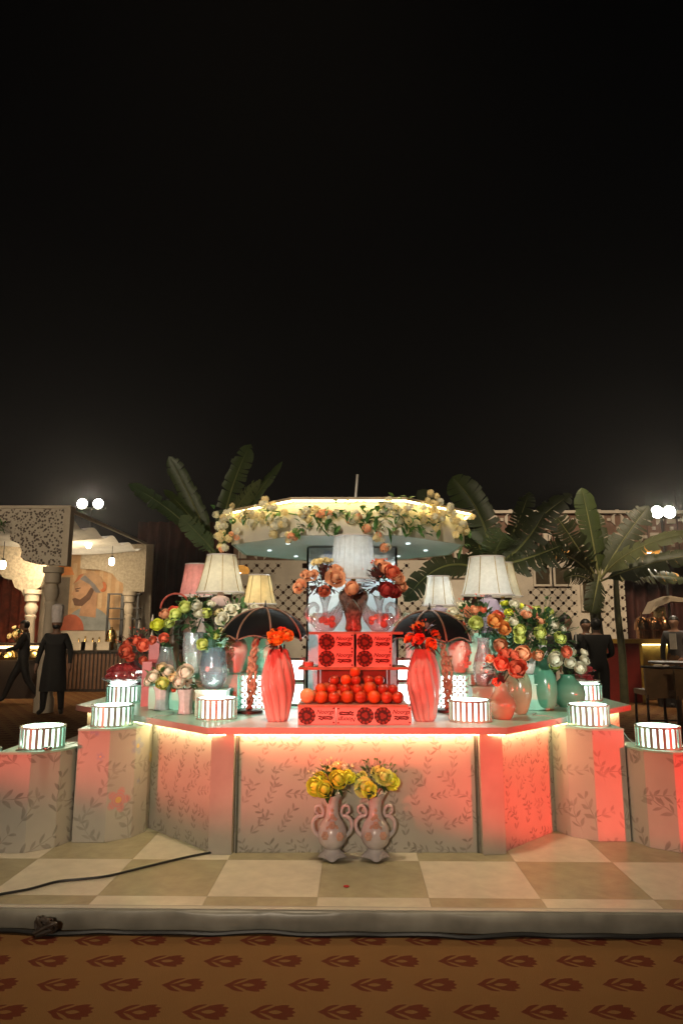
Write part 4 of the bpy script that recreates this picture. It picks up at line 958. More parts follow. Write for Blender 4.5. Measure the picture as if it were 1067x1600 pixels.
table_lamp('large ivory pleated lamp in front of the pink-shaded lamp', 345, 868, 926, 44, 74, 5.95, SZ, M['shade'], M['blush'], on=55)
table_lamp('pink-shaded lamp half hidden by the large ivory lamp', 306, 882, 931, 34, 50, 6.35, TOPZ + .001, M['shade_p'], M['blush'], 14, on=30)
table_lamp('small yellow silk lamp rising behind the left umbrella', 405, 899, 944, 32, 52, 6.10, SZ, M['shade_y'], M['blush'], on=26)
table_lamp('large white panelled lamp on a lilac ceramic base', 762, 871, 930, 54, 80, 5.85, SZ, M['shade_w'], M['lilac'], on=55)
table_lamp('ivory lamp tucked directly behind the large white panelled lamp', 785, 880, 932, 34, 60, 6.6, TOPZ + .001, M['shade'], M['lilac'], on=30)
table_lamp('small white panelled lamp behind the right umbrella', 686, 901, 946, 34, 52, 6.10, SZ, M['shade_w'], M['lilac'], on=34)
# centre lamp on the russet urn
L0 = P(552, 990, 5.22)
t = table_lamp('finely pleated white lamp on the top shelf between two glass swans', 552, 839, 906, 58, 76, 5.22, TOPZ + S3 + .001, M['shade_w'], M['urn'], 24, on=50, bcol=(.8, .93, 1.0))
b = MB(); H = .44
b.lathe(spl([(.05, 0), (.062, .02), (.055, .08), (.072, .14), (.104, .22), (.114, .27), (.098, .31), (.062, .335), (.066, .36)], 40), 36, mod=lambda r, z, a, tt: (r * (1 + .02 * math.cos(a * 16) * (z < .15)), z, a)); b.build('urn_body', M['urn'], t)

# ================================================================== umbrella lamps
def umbrella(label, px, ypk, yrim, hw, Y, tilt=0, off=0):
    top = P(px, ypk, Y); rim = P(px, yrim, Y); r = hw * MPP(Y, rim.z); h = top.z - rim.z - .035
    t = thing('umbrella_lamp', label, 'umbrella', (rim.x, Y, TOPZ + .001)); z0 = rim.z - TOPZ
    N = 8; b = MB(); K = 8; seg = 6
    def pt(a, f):      # f 0 top .. 1 rim; panels sag between ribs
        u = (a * N / (2 * math.pi)) % 1; sag = math.sin(math.pi * u)
        rr_ = r * math.sin(f * math.pi / 2 * .92) / math.sin(math.pi / 2 * .92) * (1 - .05 * sag * f); zz = h * (math.cos(f * math.pi / 2 * .92) - math.cos(math.pi / 2 * .92)) / (1 - math.cos(math.pi / 2 * .92))
        return (rr_ * math.cos(a), rr_ * math.sin(a), z0 + zz + .035 * sag * f ** 3)
    n = N * seg
    for k in range(K + 1):
        for j in range(n): b.v.append(pt(2 * math.pi * j / n + 1e-6, max(.02, k / K)))
    for k in range(K):
        for j in range(n): b.face((k * n + j, (k + 1) * n + j, (k + 1) * n + (j + 1) % n, k * n + (j + 1) % n))
    canp = b.build('canopy', M['black_cloth'], t)
    for j in range(N):
        a = 2 * math.pi * j / N + 1e-6; b = MB(); b.tube([Vector(pt(a, max(.02, k / 10))) + Vector((0, 0, .004)) for k in range(11)], .0075, 6); b.build('rib', M['rib'], t)
        b = MB(); b.ball(pt(a, 1), .012, 8, 6); b.build('tip', M['black'], t)
    b = MB(); b.tube([Vector(pt(2 * math.pi * j / n + 1e-6, 1)) for j in range(n + 1)], .005, 5, False); b.build('hem', M['rib'], t)
    b = MB(); b.lathe([(.02, z0 + h - .01), (.014, z0 + h + .012), (.006, z0 + h + .03), (.004, z0 + h + .06), (.001, z0 + h + .065)], 12); b.build('ferrule', M['black'], t)
    b = MB(); b.lathe([(.001, 0), (.105, 0), (.105, .018), (.09, .024), (.001, .024)], 32); o = b.build('base', M['dark_wood'], t); o.location.x = off
    b = MB()
    for s in (0, math.pi):
        b.tube([(.016 * math.cos(s + k * .55) + .006 * math.sin(k * .2) + off * (1 - (k / 60) ** 3), .016 * math.sin(s + k * .55), .02 + (z0 + h - .03) * k / 60) for k in range(61)], .014, 7)
    b.build('rope_stem', M['rope'], t)
    b = MB()
    for (zk, rk) in ((.33, .034), (.40, .03), (.19, .03)):
        for q in range(3):
            b.tube([(.012 + rk * math.cos(k * .55) * (1 if q else .8), rk * math.sin(k * .55) - .01, zk + .018 * math.sin(k * .55 * 2 + q)) for k in range(13)], .010, 6)
    b.tube([(.02, -.03, .40), (.035, -.035, .30), (.02, -.03, .18), (.03, -.03, .13)], .012, 6)
    o = b.build('rope_knot', M['rope'], t); o.location.x = off * .95
    t.rotation_euler = (tilt, 0, R(14)); return t
umbrella('black umbrella lamp on rope stem beside the iridescent vase', 414, 944, 1000, 68, 5.44, off=-.11)
umbrella('black umbrella lamp on rope stem beside the coral-flowered urn', 672, 948, 1003, 66, 5.44, off=.13)
umbrella('black umbrella lamp hidden behind the other near the glass swan', 650, 968, 1000, 46, 6.3)

# ================================================================== glass swans with bouquets
def swan(label, px, s):
    t = thing('glass_swan', label, 'vase', (xat(px, 5.08, 1.5), 5.08, TOPZ + S3 + .002)); t.scale = (s * 1.0, 1, 1)
    b = MB(); prof = spl([(.045, 0), (.062, .01), (.10, .06), (.105, .10), (.085, .135)], 16)
    def md(r, z, a, tt):
        tail = max(0, math.cos(a)) ** 4; return (r * (1 + .30 * tail * tt) * (1 + .035 * math.cos(a * 20 + z * 30)), z + .10 * tail * tt ** 2, a)
    b.lathe([(.001, .002)] + prof, 60, mod=md); b.build('body', M['glass_w'], t)
    b = MB(); b.tube(smooth([(-.085, 0, .07), (-.135, 0, .11), (-.13, 0, .17), (-.085, 0, .20), (-.055, 0, .175), (-.06, 0, .14)], 7), .016, 10, True, lambda u: .026 * (1 - .55 * u)); b.build('neck', M['glass_w'], t)
    for sgn in (-1, 1):
        b = MB(); i = 0
        for k in range(7):
            f = k / 6; add_leaf(b, (-.05 + .03 * k, sgn * (.085 - .02 * f), .06 + .012 * k), (.6, sgn * .15, .9), .11 + .02 * f, .02, 0)
        b.build('wing', M['glass_w'], t)
    b = MB(); rr = random.Random(px)
    for k in range(7):
        b.ball((rr.uniform(-.05, .06), rr.uniform(-.05, .03), .05 + rr.uniform(0, .06)), rr.uniform(.018, .03), 10, 7)
    b.build('glass_pebbles', M['f_coral'], t)
    b = MB(); b.lathe([(.02, .06), (.018, .12), (.02, .18), (.045, .26)], 24); b.build('neck_tube', M['glass_w'], t)
    return t
swan('cut-crystal swan vase with an open peach rose bouquet', 508, 1); swan('cut-crystal swan vase with a bouquet of round coral roses', 593, -1)
bouquet('peach roses, one fully open, in the crystal swan vase', (xat(507, 5.08, 1.6), 5.08, TOPZ + S3 + .26), .14, .17, [], 'leaf_r', 90, 71, .05,
        spots=[(.085, .13, -.12, 'f_peach', 0.076), (.10, .19, -.05, 'f_peach', 0.061), (-.10, .15, -.08, 'f_peach', 0.055), (-.185, .075, -.06, 'f_peach', 0.059), (-.15, .17, -.02, 'f_peach', 0.037), (.0, .03, -.12, 'f_coral', 0.043), (-.06, .26, 0, 'f_cream', 0.049), (.02, .27, 0, 'f_cream', 0.044)], filler=('f_cream', 16), kinds=OPEN)
bouquet('round coral roses and red leaves in the other crystal swan vase', (xat(594, 5.08, 1.6), 5.08, TOPZ + S3 + .26), .14, .17, [], 'leaf_r', 90, 72, .05,
        spots=[(.085, .17, -.12, 'f_coral', 0.063), (.125, .13, -.1, 'f_peach', 0.061), (.05, .20, -.06, 'f_peach', 0.056), (.155, .07, -.05, 'f_peach', 0.049), (.04, .04, -.13, 'f_red', 0.061), (.10, .03, -.1, 'f_red', 0.055), (-.21, .05, -.12, 'f_peach', 0.056), (.0, .25, 0, 'f_peach', 0.044)], filler=('f_coral', 14), kinds=BUDS + ROSES)

# ================================================================== two amphora vases on the stage floor
def amphora(label, px, s, ylab):
    p = G(px, 1343, STZ); t = thing('amphora_vase', label, 'vase', (p.x, p.y + .02, STZ + .008)); t.scale = (s * .84, .88, .96)
    b = MB(); sc = lambda r, z, a, tt: (r * (1 + .10 * math.cos(a * 4) * (1 if z < .03 else 0)), max(0.0, z + (.012 * (1 - math.cos(a * 4)) if z < .004 else 0)), a)
    b.lathe([(.001, .0)] + spl([(.098, .0), (.085, .02), (.062, .045), (.06, .058)], 12), 48, mod=sc); b.build('foot', M['grey_cer'], t)
    b = MB(); b.lathe(spl([(.055, .056), (.095, .09), (.108, .15), (.09, .205), (.055, .25), (.045, .30), (.055, .35), (.085, .395)], 42), 48, mod=lambda r, z, a, tt: (r * (1 + (.10 * math.cos(a * 6) if z > .36 else 0) * (z - .36) / .035), z + (.010 * math.cos(a * 6) if z > .38 else 0), a)); b.build('body', M['grey_cer'], t)
    for sgn in (-1, 1):
        b = MB(); b.tube(smooth([(sgn * .09, 0, .12), (sgn * .135, 0, .16), (sgn * .145, 0, .215), (sgn * .11, 0, .25), (sgn * .075, 0, .255), (sgn * .068, 0, .285), (sgn * .09, 0, .315), (sgn * .122, 0, .31), (sgn * .128, 0, .28), (sgn * .105, 0, .265)], 6), .012, 10, True, lambda u: .016 * (1 - .55 * u)); b.build('handle', M['grey_cer'], t)
    b = MB(); rr = random.Random(px)
    for (x, z, n, r) in [(-.052, .155, 6, .026), (.055, .15, 6, .027), (0, .215, 6, .024), (0, .262, 5, .018), (.03, .20, 5, .016), (-.03, .195, 5, .016), (0, .30, 4, .012), (.022, .245, 4, .014), (-.02, .235, 4, .014)]:
        rs = .108 if z < .18 else (.085 if z < .225 else .055); y = -math.sqrt(max(0, rs ** 2 - x * x)) - .004
        for k in range(n):
            a = 2 * math.pi * k / n; b.ball((x + r * .62 * math.cos(a), y - .004, z + r * .62 * math.sin(a)), r * .48, 7, 5, (1, .4, 1))
        b.ball((x, y - .012, z), r * .25, 6, 4)
    b.build('applied_flowers', M['pink_flower_cer'], t)
    return (p.x, p.y + .02, STZ + .385)
A1 = amphora('pearl amphora vase with scroll handles nearer the counter corner cable', 519, 1, 0)
A2 = amphora('pearl amphora vase with scroll handles holding the paler lime-yellow roses', 587, -1, 0)
bouquet('yellow roses with small cream sprays in one amphora vase', A1, .14, .13, [], 'leaf_d', 70, 81, .05, spots=[(-0.106, .055, -.06, 'f_yellow', 0.060), (-0.047, .05, -.12, 'f_yellow', 0.057), (0.038, .105, -.11, 'f_yellow', 0.064), (0.102, .11, -.05, 'f_yellow', 0.047), (-0.076, .09, -.02, 'f_yellow', 0.047), (-0.017, .15, 0, 'f_cream', 0.031), (0.034, .17, 0, 'f_cream', 0.033), (0.076, .16, 0, 'f_white', 0.031)], filler=('f_cream', 16), leaf_len=.05)
bouquet('lime-yellow roses with fern tips in the other amphora vase', A2, .14, .13, [], 'leaf_d', 70, 82, .05, spots=[(-0.076, .06, -.1, 'f_lime', 0.060), (-0.043, .05, -.13, 'f_yellow', 0.047), (0.055, .12, -.08, 'f_lime', 0.057), (0.106, .085, -.06, 'f_yellow', 0.054), (0.025, .13, -.03, 'f_lime', 0.050), (-0.093, .09, -.0, 'f_lime', 0.047)], filler=('leaf', 14), leaf_len=.05, kinds=OPEN)

# ================================================================== garland on the canopy
gar = thing('flower_garland', 'cream and peach blossom garland with leaves draped along the canopy rim', 'garland', (CCX, 6.80, 0))
def rimpt(px, py, out=.07):
    """point just outside the canopy fascia met by that ray"""
    for k in (0, 7, 1, 6, 2):
        a = R(-90 + 45 * k); n = Vector((math.cos(a), math.sin(a), 0)); d = ray(px, py); o = Vector((-CCX, -6.80, CAM_H))
        den = d.dot(n)
        if abs(den) < 1e-6: continue
        tt = (CA + out - o.dot(n)) / den; q = o + d * tt
        tang = Vector((-n.y, n.x, 0))
        if abs(q.dot(tang)) <= (CA + out) * math.tan(R(22.5)) + .02 and tt > 0 and den < 0: return q
    d = ray(px, py); q = P(px, py, 6.6); return Vector((q.x - CCX, q.y - 6.80, q.z))
rr = random.Random(17); GF = MB()
def gl(px, py, n, spread, mats=('f_cream', 'f_peach'), size=.05, sy=None):
    for k in range(n):
        q = rimpt(px + rr.gauss(0, spread), py + rr.gauss(0, sy or spread), rr.uniform(.05, .12))
        o = inst(rr.choice(CLUST), 'blossom', M[rr.choice(mats)], gar, q, (rr.uniform(0, 6), rr.uniform(0, 6), 0), size * rr.uniform(.75, 1.25))
C2 = ('f_cream', 'f_white', 'f_white', 'f_cream')
for (px, py, n, sp) in ((352, 806, 9, 8), (347, 822, 7, 7), (356, 835, 6, 8), (352, 850, 6, 6), (378, 806, 7, 9), (396, 800, 6, 8), (412, 806, 4, 6), (428, 792, 6, 7), (430, 812, 7, 7), (428, 830, 6, 7), (455, 838, 6, 6), (446, 818, 4, 6),
                        (478, 802, 5, 8), (500, 806, 5, 8), (520, 812, 4, 7), (553, 805, 6, 7), (575, 818, 4, 7), (590, 838, 4, 5), (603, 852, 2, 3), (608, 800, 6, 7), (632, 808, 6, 7), (622, 795, 4, 6), (655, 790, 6, 7), (680, 787, 9, 8), (690, 802, 9, 9), (672, 800, 7, 8), (712, 806, 8, 7), (724, 818, 8, 7), (718, 828, 5, 6)):
    gl(px, py, n, sp, C2 if (px > 600 or px < 470) and py < 832 else ('f_cream', 'f_white', 'f_peach'), .037)
for (px, py, n, spx, spy) in ((470, 825, 10, 8, 6), (495, 815, 10, 10, 6), (540, 800, 26, 30, 8), (580, 812, 16, 14, 8), (640, 820, 22, 16, 8), (600, 806, 18, 20, 8), (660, 818, 16, 16, 6), (720, 840, 10, 8, 8), (510, 832, 8, 6, 8), (400, 800, 12, 14, 6), (365, 815, 10, 14, 14), (605, 790, 8, 6, 6), (640, 780, 3, 6, 3), (430, 800, 8, 8, 6)):
    for k in range(n):
        q = rimpt(px + rr.gauss(0, spx), py + rr.gauss(0, spy), rr.uniform(.03, .10)); add_leaf(GF, q, (rr.uniform(-1, 1), rr.uniform(-1, -.1), rr.uniform(-.9, .6)), rr.uniform(.06, .12), rr.uniform(.016, .028), .3)
for ln in (((350, 800), (400, 797), (440, 800), (480, 806), (520, 800), (560, 812), (600, 806), (640, 812), (680, 800), (722, 818)), ((490, 806), (500, 822), (514, 838)), ((350, 805), (350, 860)), ((570, 812), (592, 836), (604, 856))):
    GF.tube(smooth([rimpt(px, py, .04) for px, py in ln], 6), .006, 5)
GF.build('foliage', M['leaf'], gar)

# ================================================================== banana plants
def banana_leaf(t, p0, p1, p2, W, roll=0, tear=.25, seed=0, mat='banana', fold=.22):
    rr = random.Random(seed); p0, p1, p2 = Vector(p0), Vector(p1), Vector(p2); N = 26; m = MB(); rib = []
    def bez(u): return p0 * (1 - u) ** 2 + p1 * (2 * u * (1 - u)) + p2 * u * u
    view = Vector((0, -1, .1)).normalized()
    st = []
    for k in range(N + 1):
        u = k / N; p = bez(u); tg = (bez(min(1, u + .02)) - bez(max(0, u - .02))).normalized()
        sd = tg.cross(view); sd = sd.normalized() if sd.length > .05 else Vector((1, 0, 0)); nr = sd.cross(tg)
        sd = (sd * math.cos(roll) + nr * math.sin(roll)).normalized(); nr = sd.cross(tg)
        wd = W * max(.02, min(1, (max(0, u - .10) / .18)) ** .6 * (1 - max(0, (u - .78) / .22) ** 2.0) ** .8)
        st.append((p, tg, sd, nr, wd)); rib.append(p)
    for s in (-1, 1):
        gap = 0
        for k in range(N):
            (pa, ta, sa, na, wa), (pb, tb, sb, nb, wb) = st[k], st[k + 1]
            if wa < .005 and wb < .005: continue
            ja = rr.uniform(.93, 1.04); sw = rr.uniform(.3, 1) * wa * .35 if rr.random() < tear else 0
            i = len(m.v); dr = rr.uniform(-.04, .10) * (2.2 if sw else 1)
            for (p, tg, sd, nr, wd, sh) in ((pa, ta, sa, na, wa, 0), (pb, tb, sb, nb, wb, -sw * .6)):
                for f in (0, .5, 1):
                    z = nr * (fold * wd * (f - 1.25 * f * f) * 1.6) - Vector((0, 0, 1)) * (dr * wd * f * f * 2)
                    m.v.append(tuple(p + sd * (s * wd * f * ja) + tg * (wd * .28 * f * f + sh * f) + z))
            for q in (0, 1): m.face((i + q, i + q + 1, i + 3 + q + 1, i + 3 + q))
    m.build('leaf_blade', M[mat], t)
    m = MB(); m.tube([p - st[k][3] * .006 for k, p in enumerate(rib)], .02, 6, True, lambda u: .022 * (1 - .85 * u) * (W / .25) ** .5 + .003); m.build('leaf_midrib', M['banana_rib'], t)
def banana(label, bx, Y, ytop, leaves, r=.075):
    g0 = Vector((xat(bx, Y, 1), Y, 0)); tp = P(bx, ytop, Y)
    t = thing('banana_plant', label, 'banana plant', (0, 0, 0), 0, 'banana plants behind the stall'); t.location = (g0.x, Y, 0)
    b = MB(); b.tube(smooth([(0, 0, .0), (.02, 0, tp.z * .4), (-.01, .01, tp.z * .75), (0, 0, tp.z + .1)], 6), r, 12, True, lambda u: r * (1.25 - .55 * u)); b.build('trunk', M['banana_stem'], t)
    for k, (b0, c0, e0, W, roll, tear, mat) in enumerate(leaves):
        def q(v): p = P(v[0], v[1], Y + v[2]); return (p.x - g0.x, p.y - Y, p.z)
        banana_leaf(t, q(b0), q(c0), q(e0), W, roll, tear, k * 7 + int(bx), mat)
    return t
banana('banana plant rising behind the ivory lamp with blades against the sky', 338, 8.9, 868, [
    ((332, 868, 0), (285, 800, -.2), (201, 756, -.5), 0.104, .5, .25, 'banana'),
    ((335, 866, 0), (300, 775, .1), (264, 713, .1), 0.128, .15, .05, 'banana'),
    ((340, 866, 0), (355, 760, .1), (392, 694, .2), 0.136, -.2, .25, 'banana'),
    ((342, 866, 0), (360, 790, -.3), (408, 750, -.6), 0.136, .5, .5, 'banana_p'),
    ((345, 860, .2), (385, 790, .4), (441, 721, .5), 0.080, .4, .15, 'banana'),
    ((336, 862, -.3), (320, 845, -.5), (283, 806, -.7), 0.120, .1, .15, 'banana_p'),
    ((336, 864, -.2), (300, 800, -.2), (256, 765, -.2), 0.080, .7, .3, 'banana')])
banana('banana plant behind the white lamps with a tall curved dead-edged blade', 768, 8.6, 876, [
    ((768, 880, 0), (762, 800, 0), (706, 745, .1), .21, .1, .06, 'banana'),
    ((770, 880, 0), (775, 850, -.5), (790, 835, -.8), .21, 0, .1, 'banana_p'),
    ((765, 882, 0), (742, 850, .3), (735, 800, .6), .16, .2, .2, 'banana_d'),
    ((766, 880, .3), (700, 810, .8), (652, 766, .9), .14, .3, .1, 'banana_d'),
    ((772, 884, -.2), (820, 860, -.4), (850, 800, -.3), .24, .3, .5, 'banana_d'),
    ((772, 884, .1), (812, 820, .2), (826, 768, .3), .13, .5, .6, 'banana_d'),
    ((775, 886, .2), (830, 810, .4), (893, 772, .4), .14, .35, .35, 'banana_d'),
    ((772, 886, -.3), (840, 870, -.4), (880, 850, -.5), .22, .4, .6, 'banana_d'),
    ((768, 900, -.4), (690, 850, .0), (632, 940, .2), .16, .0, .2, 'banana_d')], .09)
banana('banana plant with the thick pale trunk next to the three waiters', 935, 13.4, 905, [
    ((935, 906, 0), (925, 830, 0), (908, 762, 0), 0.221, .1, .05, 'banana'),
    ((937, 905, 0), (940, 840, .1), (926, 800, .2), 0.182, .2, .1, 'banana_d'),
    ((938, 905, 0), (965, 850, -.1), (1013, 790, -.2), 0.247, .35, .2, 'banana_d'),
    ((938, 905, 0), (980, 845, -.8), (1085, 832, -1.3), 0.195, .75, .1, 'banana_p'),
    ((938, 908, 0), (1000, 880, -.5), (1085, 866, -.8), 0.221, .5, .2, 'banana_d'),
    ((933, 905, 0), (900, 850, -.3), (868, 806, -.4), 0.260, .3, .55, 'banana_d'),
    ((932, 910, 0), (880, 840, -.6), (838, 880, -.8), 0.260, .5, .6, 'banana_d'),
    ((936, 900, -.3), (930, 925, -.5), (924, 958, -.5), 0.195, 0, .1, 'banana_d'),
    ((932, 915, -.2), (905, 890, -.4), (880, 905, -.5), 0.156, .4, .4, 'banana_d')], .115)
banana('slimmer banana plant before the jali panel edge and maroon curtain', 970, 14.0, 905, [
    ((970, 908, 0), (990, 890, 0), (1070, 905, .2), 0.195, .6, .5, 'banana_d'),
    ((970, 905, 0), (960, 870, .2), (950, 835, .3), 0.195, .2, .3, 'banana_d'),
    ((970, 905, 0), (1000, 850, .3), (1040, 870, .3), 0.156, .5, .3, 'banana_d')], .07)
# ================================================================== people
def person(name, label, loc, rz, joints, mats, hair=True, extra=None, H=1.0):
    """joints: name -> (x, y, z, radius); one skinned body surface, facing -Y"""
    J = dict(pelvis=(0, 0, .95, .135), waist=(0, 0, 1.08, .125), chest=(0, 0, 1.28, .15), neckb=(0, .01, 1.44, .075), neck=(0, .0, 1.51, .052), head=(0, -.012, 1.60, .085), crown=(0, 0, 1.67, .08),
             nose=(0, -.105, 1.595, .014), earl=(-.088, 0, 1.60, .015), earr=(.088, 0, 1.60, .015),
             shl=(-.17, 0, 1.39, .075), ell=(-.24, .02, 1.12, .052), wrl=(-.25, -.05, .88, .036), hal=(-.25, -.07, .80, .036),
             shr=(.17, 0, 1.39, .075), elr=(.24, .02, 1.12, .052), wrr=(.25, -.05, .88, .036), har=(.25, -.07, .80, .036),
             hil=(-.09, 0, .90, .11), knl=(-.10, -.01, .50, .07), anl=(-.11, .02, .09, .045), tol=(-.12, -.14, .04, .035),
             hir=(.09, 0, .90, .11), knr=(.10, -.01, .50, .07), anr=(.11, .02, .09, .045), tor=(.12, -.14, .04, .035))
    J.update(joints)
    E = [('pelvis', 'waist', 'top'), ('waist', 'chest', 'top'), ('chest', 'neckb', 'top'), ('neckb', 'neck', 'skin'), ('neck', 'head', 'skin'), ('head', 'crown', 'hair'), ('head', 'nose', 'skin'), ('head', 'earl', 'skin'), ('head', 'earr', 'skin')]
    for s in 'lr': E += [('chest', 'sh' + s, 'top'), ('sh' + s, 'el' + s, 'top'), ('el' + s, 'wr' + s, 'top'), ('wr' + s, 'ha' + s, 'skin'), ('pelvis', 'hi' + s, 'leg'), ('hi' + s, 'kn' + s, 'leg'), ('kn' + s, 'an' + s, 'leg'), ('an' + s, 'to' + s, 'shoe')]
    for s in 'lr':       # five fingers rooted in the palm
        h = Vector(J['ha' + s][:3]); sg = -1 if s == 'l' else 1
        for k in range(5):
            nm = 'f%d%s' % (k, s); off = Vector((0, -.03 + .017 * k, -.07 - .012 * math.sin(k))) if k else Vector((-sg * .01, -.055, -.035))
            p = h + off; J[nm] = (p.x, p.y, p.z, .009); E.append(('ha' + s, nm, 'skin'))
    names = list(J); idx = {n: i for i, n in enumerate(names)}
    me = bpy.data.meshes.new(name); me.from_pydata([J[n][:3] for n in names], [(idx[a], idx[b_]) for a, b_, _ in E], [])
    o = bpy.data.objects.new('body', me); COL.objects.link(o)
    md = o.modifiers.new('skin', 'SKIN'); md.use_smooth_shade = True
    sv = me.skin_vertices[0].data
    for n in names: sv[idx[n]].radius = (J[n][3],) * 2; sv[idx[n]].use_root = (n == 'pelvis')
    ss = o.modifiers.new('sub', 'SUBSURF'); ss.levels = ss.render_levels = 2
    bpy.context.view_layer.update(); dg = bpy.context.evaluated_depsgraph_get()
    me2 = bpy.data.meshes.new_from_object(o.evaluated_get(dg)); bpy.data.objects.remove(o)
    keys = ['top', 'leg', 'skin', 'hair', 'shoe']; me2.materials.clear()
    for k in keys: me2.materials.append(mats[k])
    segs = [(Vector(J[a][:3]), Vector(J[b_][:3]), k) for a, b_, k in E]
    for p in me2.polygons:
        c = p.center; best = (9, 0)
        for a, b_, k in segs:
            d = b_ - a; tt = max(0, min(1, (c - a).dot(d) / max(1e-9, d.length_squared))); q = (c - (a + d * tt)).length - .0
            if q < best[0]: best = (q, keys.index(k))
        k = best[1]
        if keys[k] in ('skin', 'hair') and c.z > 1.54: k = keys.index('hair') if (c.y > .02 or c.z > 1.675) else keys.index('skin')
        p.material_index = k; p.use_smooth = True
    t = thing(name, label, 'person', loc, rz); t.scale = (H,) * 3
    body = bpy.data.objects.new('body', me2); COL.objects.link(body); body.parent = t
    hd = Vector(J['head'][:3]) - Vector((0, -.012, 1.60))
    b = MB()
    for s in (-1, 1): b.ball((hd.x + s * .032, hd.y - .082, hd.z + 1.615), .011, 8, 6, (1.2, .6, .7))
    b.build('eyes', M['hair'], t)
    if hair:
        b = MB(); b.ball((0, .012, 1.640), .104, 16, 12, (.93, 1.0, .98)); v = b.v
        def keep(f): c = sum((Vector(v[i]) for i in f), Vector()) / len(f); return c.z > 1.672 or (c.y > .015 and c.z > 1.575)
        b.f = [f for f in b.f if keep(f)]; o = b.build('hair', M['hair'], t); o.location = hd
    return t
DK = dict(top=M['suit'], leg=M['suit'], skin=M['skin'], hair=M['hair'], shoe=M['black'])
p = G(80, 1117, 0)
ch = person('person', 'person in a long black chef coat, face mask and tall white hat', (p.x, p.y, 0), R(8), dict(ell=(-.27, .02, 1.12, .055), elr=(.27, .02, 1.12, .055), wrl=(-.29, -.05, .90, .038), hal=(-.30, -.07, .81, .034), wrr=(.28, -.05, .90, .038), har=(.29, -.07, .81, .034), knl=(-.14, -.01, .5, .08), knr=(.14, -.01, .5, .08), anl=(-.16, .02, .09, .05), anr=(.16, .02, .09, .05), tol=(-.2, -.13, .04, .04), tor=(.2, -.13, .04, .04)), DK, False, H=1.0)
b = MB(); b.lathe([(.235, .42), (.225, .60), (.20, .90), (.175, 1.08), (.20, 1.25)], 28, mod=lambda r, z, a, t: (r * (1 + .03 * math.cos(a * 7)) , z, a)); i = len(b.v)
b.v = [(x, y * .72, z) for x, y, z in b.v]; b.build('coat_skirt', M['suit'], ch)
b = MB(); b.lathe([(.096, 1.645), (.098, 1.71), (.10, 1.73), (.108, 1.85), (.104, 1.95), (.06, 1.985), (.001, 1.99)], 20, mod=lambda r, z, a, t: (r * (1 + .04 * math.cos(a * 9) * (z > 1.72)), z, a)); b.build('chef_hat', M['hat'], ch)
b = MB(); b.ball((0, -.045, 1.572), .066, 12, 8, (1.05, .95, .8)); b.build('face_mask', M['black'], ch)
p = G(32, 1099, 0)
person('person', 'person in black walking past behind the chef, head bowed', (p.x, p.y, 0), R(-70), dict(knl=(-.10, -.20, .52, .075), anl=(-.10, -.34, .10, .05), tol=(-.10, -.48, .05, .038), knr=(.10, .10, .50, .075), anr=(.10, .36, .12, .05), tor=(.10, .26, .04, .038), head=(0, -.05, 1.58, .085), crown=(0, -.03, 1.66, .08), nose=(0, -.13, 1.57, .014), elr=(.22, -.12, 1.15, .055), wrr=(.18, -.32, 1.10, .04), har=(.17, -.39, 1.10, .035)), DK, True, H=1.0)
W3 = dict(DK); 
for (px, Y, rz, lb, hh) in ((884, 12.4, R(70), 'waiter seen in profile with a pale collar beside the rose bouquets', 1.03), (915, 12.8, R(10), 'waiter facing forward with a white shirt front between the other two', .985), (931, 12.0, R(170), 'waiter in a black jacket seen from behind near the banana trunk', .985)):
    t = person('person', lb, (xat(px, Y, 1.5), Y, 0), rz, dict(wrl=(-.15, -.25, 1.05, .04), hal=(-.08, -.30, 1.05, .036), wrr=(.15, -.25, 1.05, .04), har=(.08, -.30, 1.05, .036), shl=(-.2, 0, 1.39, .085), shr=(.2, 0, 1.39, .085)), W3, True, H=hh)
    b = MB(); b.box((0, -.155, 1.33), (.08, .02, .2)); b.lathe([(.066, 1.42), (.062, 1.47)], 16); b.build('shirt_front', M['shirt'], t)
t = person('person', 'waiter mostly hidden behind the lime roses, only dark hair showing', (xat(851, 13.5, 1.5), 13.5, 0), 0, {}, W3, True, H=.97)
VM = dict(top=M['vest'], leg=M['tan'], skin=M['skin'], hair=M['hair'], shoe=M['black'])
p = G(1057, 1078, 0)
t = person('person', 'man in grey vest and tan trousers standing at the red bar', (xat(1056, 13.9, 1), 13.9, 0), R(-40), dict(wrl=(-.24, -.02, .9, .045), hal=(-.24, -.04, .82, .04), wrr=(.15, -.2, .92, .045), har=(.1, -.26, .9, .04)), VM, True, H=1.03)
b = MB(); b.box((0, -.15, 1.25), (.12, .03, .3)); b.build('shirt_front', M['shirt'], t)

